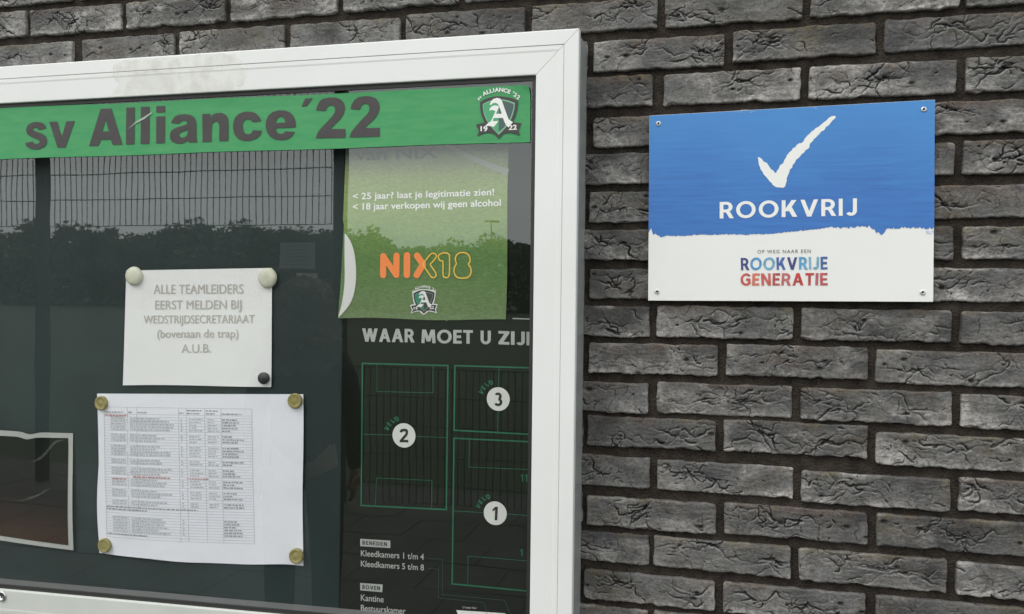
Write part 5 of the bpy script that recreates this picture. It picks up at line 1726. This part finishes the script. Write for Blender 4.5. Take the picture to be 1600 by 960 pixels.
def build_person(loc, hgt, arms, label, jacket_col, trouser_col, turn=0.0, curly=True):
    root = empty('person', loc)
    root.rotation_euler.z = turn
    tag(root, label, 'person', 'people standing before the wall')
    k = hgt / 1.75
    jm = mat('jacket_cloth', jacket_col, .8, noise=.25, nscale=14, bump=.5, bscale=60); tm = mat('trouser_cloth', trouser_col, .85, noise=.2, nscale=20)
    S = lambda d: {a: tuple(c * k for c in v) for a, v in d.items()}
    # body: torso, neck, head and legs in one surface
    J = dict(pel=(0, -.02, .95, .135, .10), spi=(0, -.015, 1.12, .125, .092), che=(0, -.01, 1.32, .150, .105), nk0=(0, -.005, 1.47, .062, .060), nk1=(0, .01, 1.535, .052, .055),
             jaw=(0, .030, 1.585, .062, .070), mid=(0, .018, 1.65, .076, .092), top=(0, .008, 1.715, .062, .074))
    B = [('pel', 'spi'), ('spi', 'che'), ('che', 'nk0'), ('nk0', 'nk1'), ('nk1', 'jaw'), ('jaw', 'mid'), ('mid', 'top')]
    for s_, n_ in ((-1, 'l'), (1, 'r')):
        J[n_ + 'hip'] = (s_ * .095, -.02, .90, .088, .090); J[n_ + 'kne'] = (s_ * .105, .0, .50, .058, .060); J[n_ + 'cal'] = (s_ * .108, -.02, .34, .052, .056)
        J[n_ + 'ank'] = (s_ * .11, -.03, .09, .036, .040); J[n_ + 'toe'] = (s_ * .125, .12, .035, .036, .024)
        B += [('pel', n_ + 'hip'), (n_ + 'hip', n_ + 'kne'), (n_ + 'kne', n_ + 'cal'), (n_ + 'cal', n_ + 'ank'), (n_ + 'ank', n_ + 'toe')]
    skin_body('body', S(J), B, SKIN, root)
    # jacket over torso and arms
    J = dict(che=(0, -.01, 1.30, .178, .130), spi=(0, -.015, 1.12, .158, .122), hem=(0, -.02, .88, .172, .132), col=(0, -.008, 1.455, .088, .080))
    B = [('che', 'spi'), ('spi', 'hem'), ('che', 'col')]
    for s_, n_ in ((-1, 'l'), (1, 'r')):
        sh, el, wr = arms[n_]
        J[n_ + 'sh'] = (s_ * .165, -.01, 1.395, .074, .074)
        J[n_ + 'up'] = (*sh, .062, .064); J[n_ + 'el'] = (*el, .050, .052); J[n_ + 'wr'] = (*wr, .037, .037)
        B += [('che', n_ + 'sh'), (n_ + 'sh', n_ + 'up'), (n_ + 'up', n_ + 'el'), (n_ + 'el', n_ + 'wr')]
    skin_body('jacket', S(J), B, jm, root)
    J = dict(wst=(0, -.02, .97, .150, .112))
    B = []
    for s_, n_ in ((-1, 'l'), (1, 'r')):
        J[n_ + 'hip'] = (s_ * .098, -.02, .86, .104, .106); J[n_ + 'kne'] = (s_ * .107, .0, .50, .076, .080); J[n_ + 'ank'] = (s_ * .11, -.025, .085, .062, .068)
        B += [('wst', n_ + 'hip'), (n_ + 'hip', n_ + 'kne'), (n_ + 'kne', n_ + 'ank')]
    skin_body('trousers', S(J), B, tm, root)
    for s_ in (-1, 1):
        skin_body('shoe', S(dict(a=(s_ * .115, .02, .045, .050, .042), b=(s_ * .108, -.065, .045, .042, .044), c=(s_ * .128, .15, .036, .046, .032))), [('a', 'b'), ('a', 'c')], mat('shoe_leather', (.02, .018, .016), .5), root)
    # face
    f = MB()
    for s_ in (-1, 1):
        f.lathe((s_ * .031 * k, .106 * k, 1.655 * k), [(.012 * k, .004), (.011 * k, -.003), (.006 * k, -.007), (.0005, -.008)], 14)
    f.build('eyes', mat('eye', (.05, .04, .035), .2), None).parent = root
    skin_body('nose', S(dict(a=(0, .112, 1.635, .012, .011), b=(0, .104, 1.665, .008, .008), c=(0, .102, 1.622, .014, .008))), [('a', 'b'), ('a', 'c')], SKIN, root, 1)
    skin_body('mouth', S(dict(a=(0, .102, 1.594, .007, .006), b=(-.022, .092, 1.595, .004, .004), c=(.022, .092, 1.595, .004, .004))), [('a', 'b'), ('a', 'c')], mat('lips', (.36, .15, .12), .45), root, 1)
    for s_ in (-1, 1):
        skin_body('ear', S(dict(a=(s_ * .082, .0, 1.645, .010, .018), b=(s_ * .080, .004, 1.618, .008, .010), c=(s_ * .086, -.004, 1.668, .009, .014))), [('a', 'b'), ('a', 'c')], SKIN, root, 1)
    # hair: many small curls over the scalp
    rg = np.random.RandomState(int(hgt * 100))
    h = MB()
    n = 900 if curly else 260
    for q in range(n):
        th = rg.uniform(0, 2 * math.pi); ph = math.acos(rg.uniform(-.55 if curly else -.2, 1))
        dx, dy, dz = math.sin(ph) * math.cos(th), math.sin(ph) * math.sin(th), math.cos(ph)
        if dy > .45 and dz < .62: continue
        rr = (.034 if curly else .014)
        c = (dx * (.088 + rr), -.005 + dy * (.104 + rr), 1.668 + dz * (.080 + rr))
        a = rg.normal(0, 1, 3); a /= np.linalg.norm(a)
        b = np.cross(a, [dx, dy, dz]); b /= max(1e-6, np.linalg.norm(b))
        r1 = rr * rg.uniform(.35, .8)
        V = [tuple((np.array(c) + (np.cos(t) * a + np.sin(t) * b) * r1 + np.array([dx, dy, dz]) * zz) * k) for zz in (-.01, .008) for t in np.linspace(0, 2 * math.pi, 7)[:-1]]
        h.add(V, [tuple(range(5, -1, -1)), tuple(range(6, 12))] + [(i, (i + 1) % 6, 6 + (i + 1) % 6, 6 + i) for i in range(6)])
    if curly:
        for q in range(700):                                       # long hair falling over the shoulders and back
            u = rg.uniform(0, 1); an = rg.uniform(math.pi * .86, math.pi * 2.14)
            wx = .105 + .055 * math.sin(u * 2.6)
            c = (wx * math.cos(an), -.02 + wx * .95 * math.sin(an), 1.66 - u * .30)
            a = rg.normal(0, 1, 3); a /= np.linalg.norm(a); b = np.cross(a, [math.cos(an), math.sin(an), 0]); b /= max(1e-6, np.linalg.norm(b))
            r1 = .034 * rg.uniform(.4, .9)
            V = [tuple((np.array(c) + (np.cos(t) * a + np.sin(t) * b) * r1 + np.array([math.cos(an), math.sin(an), 0]) * zz) * k) for zz in (-.012, .010) for t in np.linspace(0, 2 * math.pi, 7)[:-1]]
            h.add(V, [tuple(range(5, -1, -1)), tuple(range(6, 12))] + [(i, (i + 1) % 6, 6 + (i + 1) % 6, 6 + i) for i in range(6)])
    ho = h.build('hair', HAIRM, None, True); ho.parent = root
    for s_, n_ in ((-1, 'l'), (1, 'r')):
        sh, el, wr = arms[n_]
        e, w = Vector(el) * k, Vector(wr) * k
        d = (w - e).normalized()
        hand(root, w - d * .004, arms.get('dir_' + n_, d), arms.get('palm', (-s_, 0, 0)) if 'palm' in arms else (-s_, .2, 0), SKIN, arms.get('curl', .22), s_)
    return root


G_ = GROUND
# a companion left of the photographer, mirrored faintly in the pane
build_person((-1.56, -1.93, G_), 1.53, dict(l=((-.205, -.01, 1.30), (-.235, -.03, 1.10), (-.235, .04, .88)), r=((.205, -.01, 1.30), (.235, -.03, 1.10), (.235, .04, .88))),
             'person with long curly brown hair and dark jacket standing with back to the case', (.018, .020, .024), (.012, .014, .020), R(160))
# unseen photographer, added to shade the lower wall; the phone's lens is this viewpoint
hx = EYE[0]
pb = (hx, EYE[1] - .50, G_)
arm = lambda s_: ((s_ * .215, .06, 1.30), (s_ * .215, .20, 1.17), (s_ * .105, .415, 1.475))
build_person(pb, 1.74, dict(l=arm(-1), r=arm(1), dir_l=(.10, .30, .9), dir_r=(-.10, .30, .9), palm=(0, .55, 0), curl=-.12),
             'unseen photographer in a grey coat, added to shade the wall, holding up a phone with both hands', (.045, .045, .050), (.015, .017, .025), 0.0, False)
ph = MB()
R3 = Matrix((AX_R, AX_U, -AX_F)).transposed()
c0 = Vector(EYE) - Vector(AX_F) * .0085 + Vector(AX_R) * .050 - Vector(AX_U) * .020
W2, H2, T2, cr_ = .066, .034, .0042, .008
prof = [(W2 - cr_ + cr_ * math.cos(R(a)), H2 - cr_ + cr_ * math.sin(R(a))) for a in range(0, 91, 15)] + [(-W2 + cr_ + cr_ * math.cos(R(a)), H2 - cr_ + cr_ * math.sin(R(a))) for a in range(90, 181, 15)] + \
       [(-W2 + cr_ + cr_ * math.cos(R(a)), -H2 + cr_ + cr_ * math.sin(R(a))) for a in range(180, 271, 15)] + [(W2 - cr_ + cr_ * math.cos(R(a)), -H2 + cr_ + cr_ * math.sin(R(a))) for a in range(270, 361, 15)]
n = len(prof)
ph.add([tuple(c0 + R3 @ Vector((p[0], p[1], z))) for z in (-T2, T2) for p in prof], [tuple(range(n - 1, -1, -1)), tuple(range(n, 2 * n))] + [(i, (i + 1) % n, n + (i + 1) % n, n + i) for i in range(n)])
po = ph.build('phone', mat('phone_shell', (.02, .02, .022), .25), None)
tag(po, 'black phone held sideways in both hands of the photographer', 'phone')
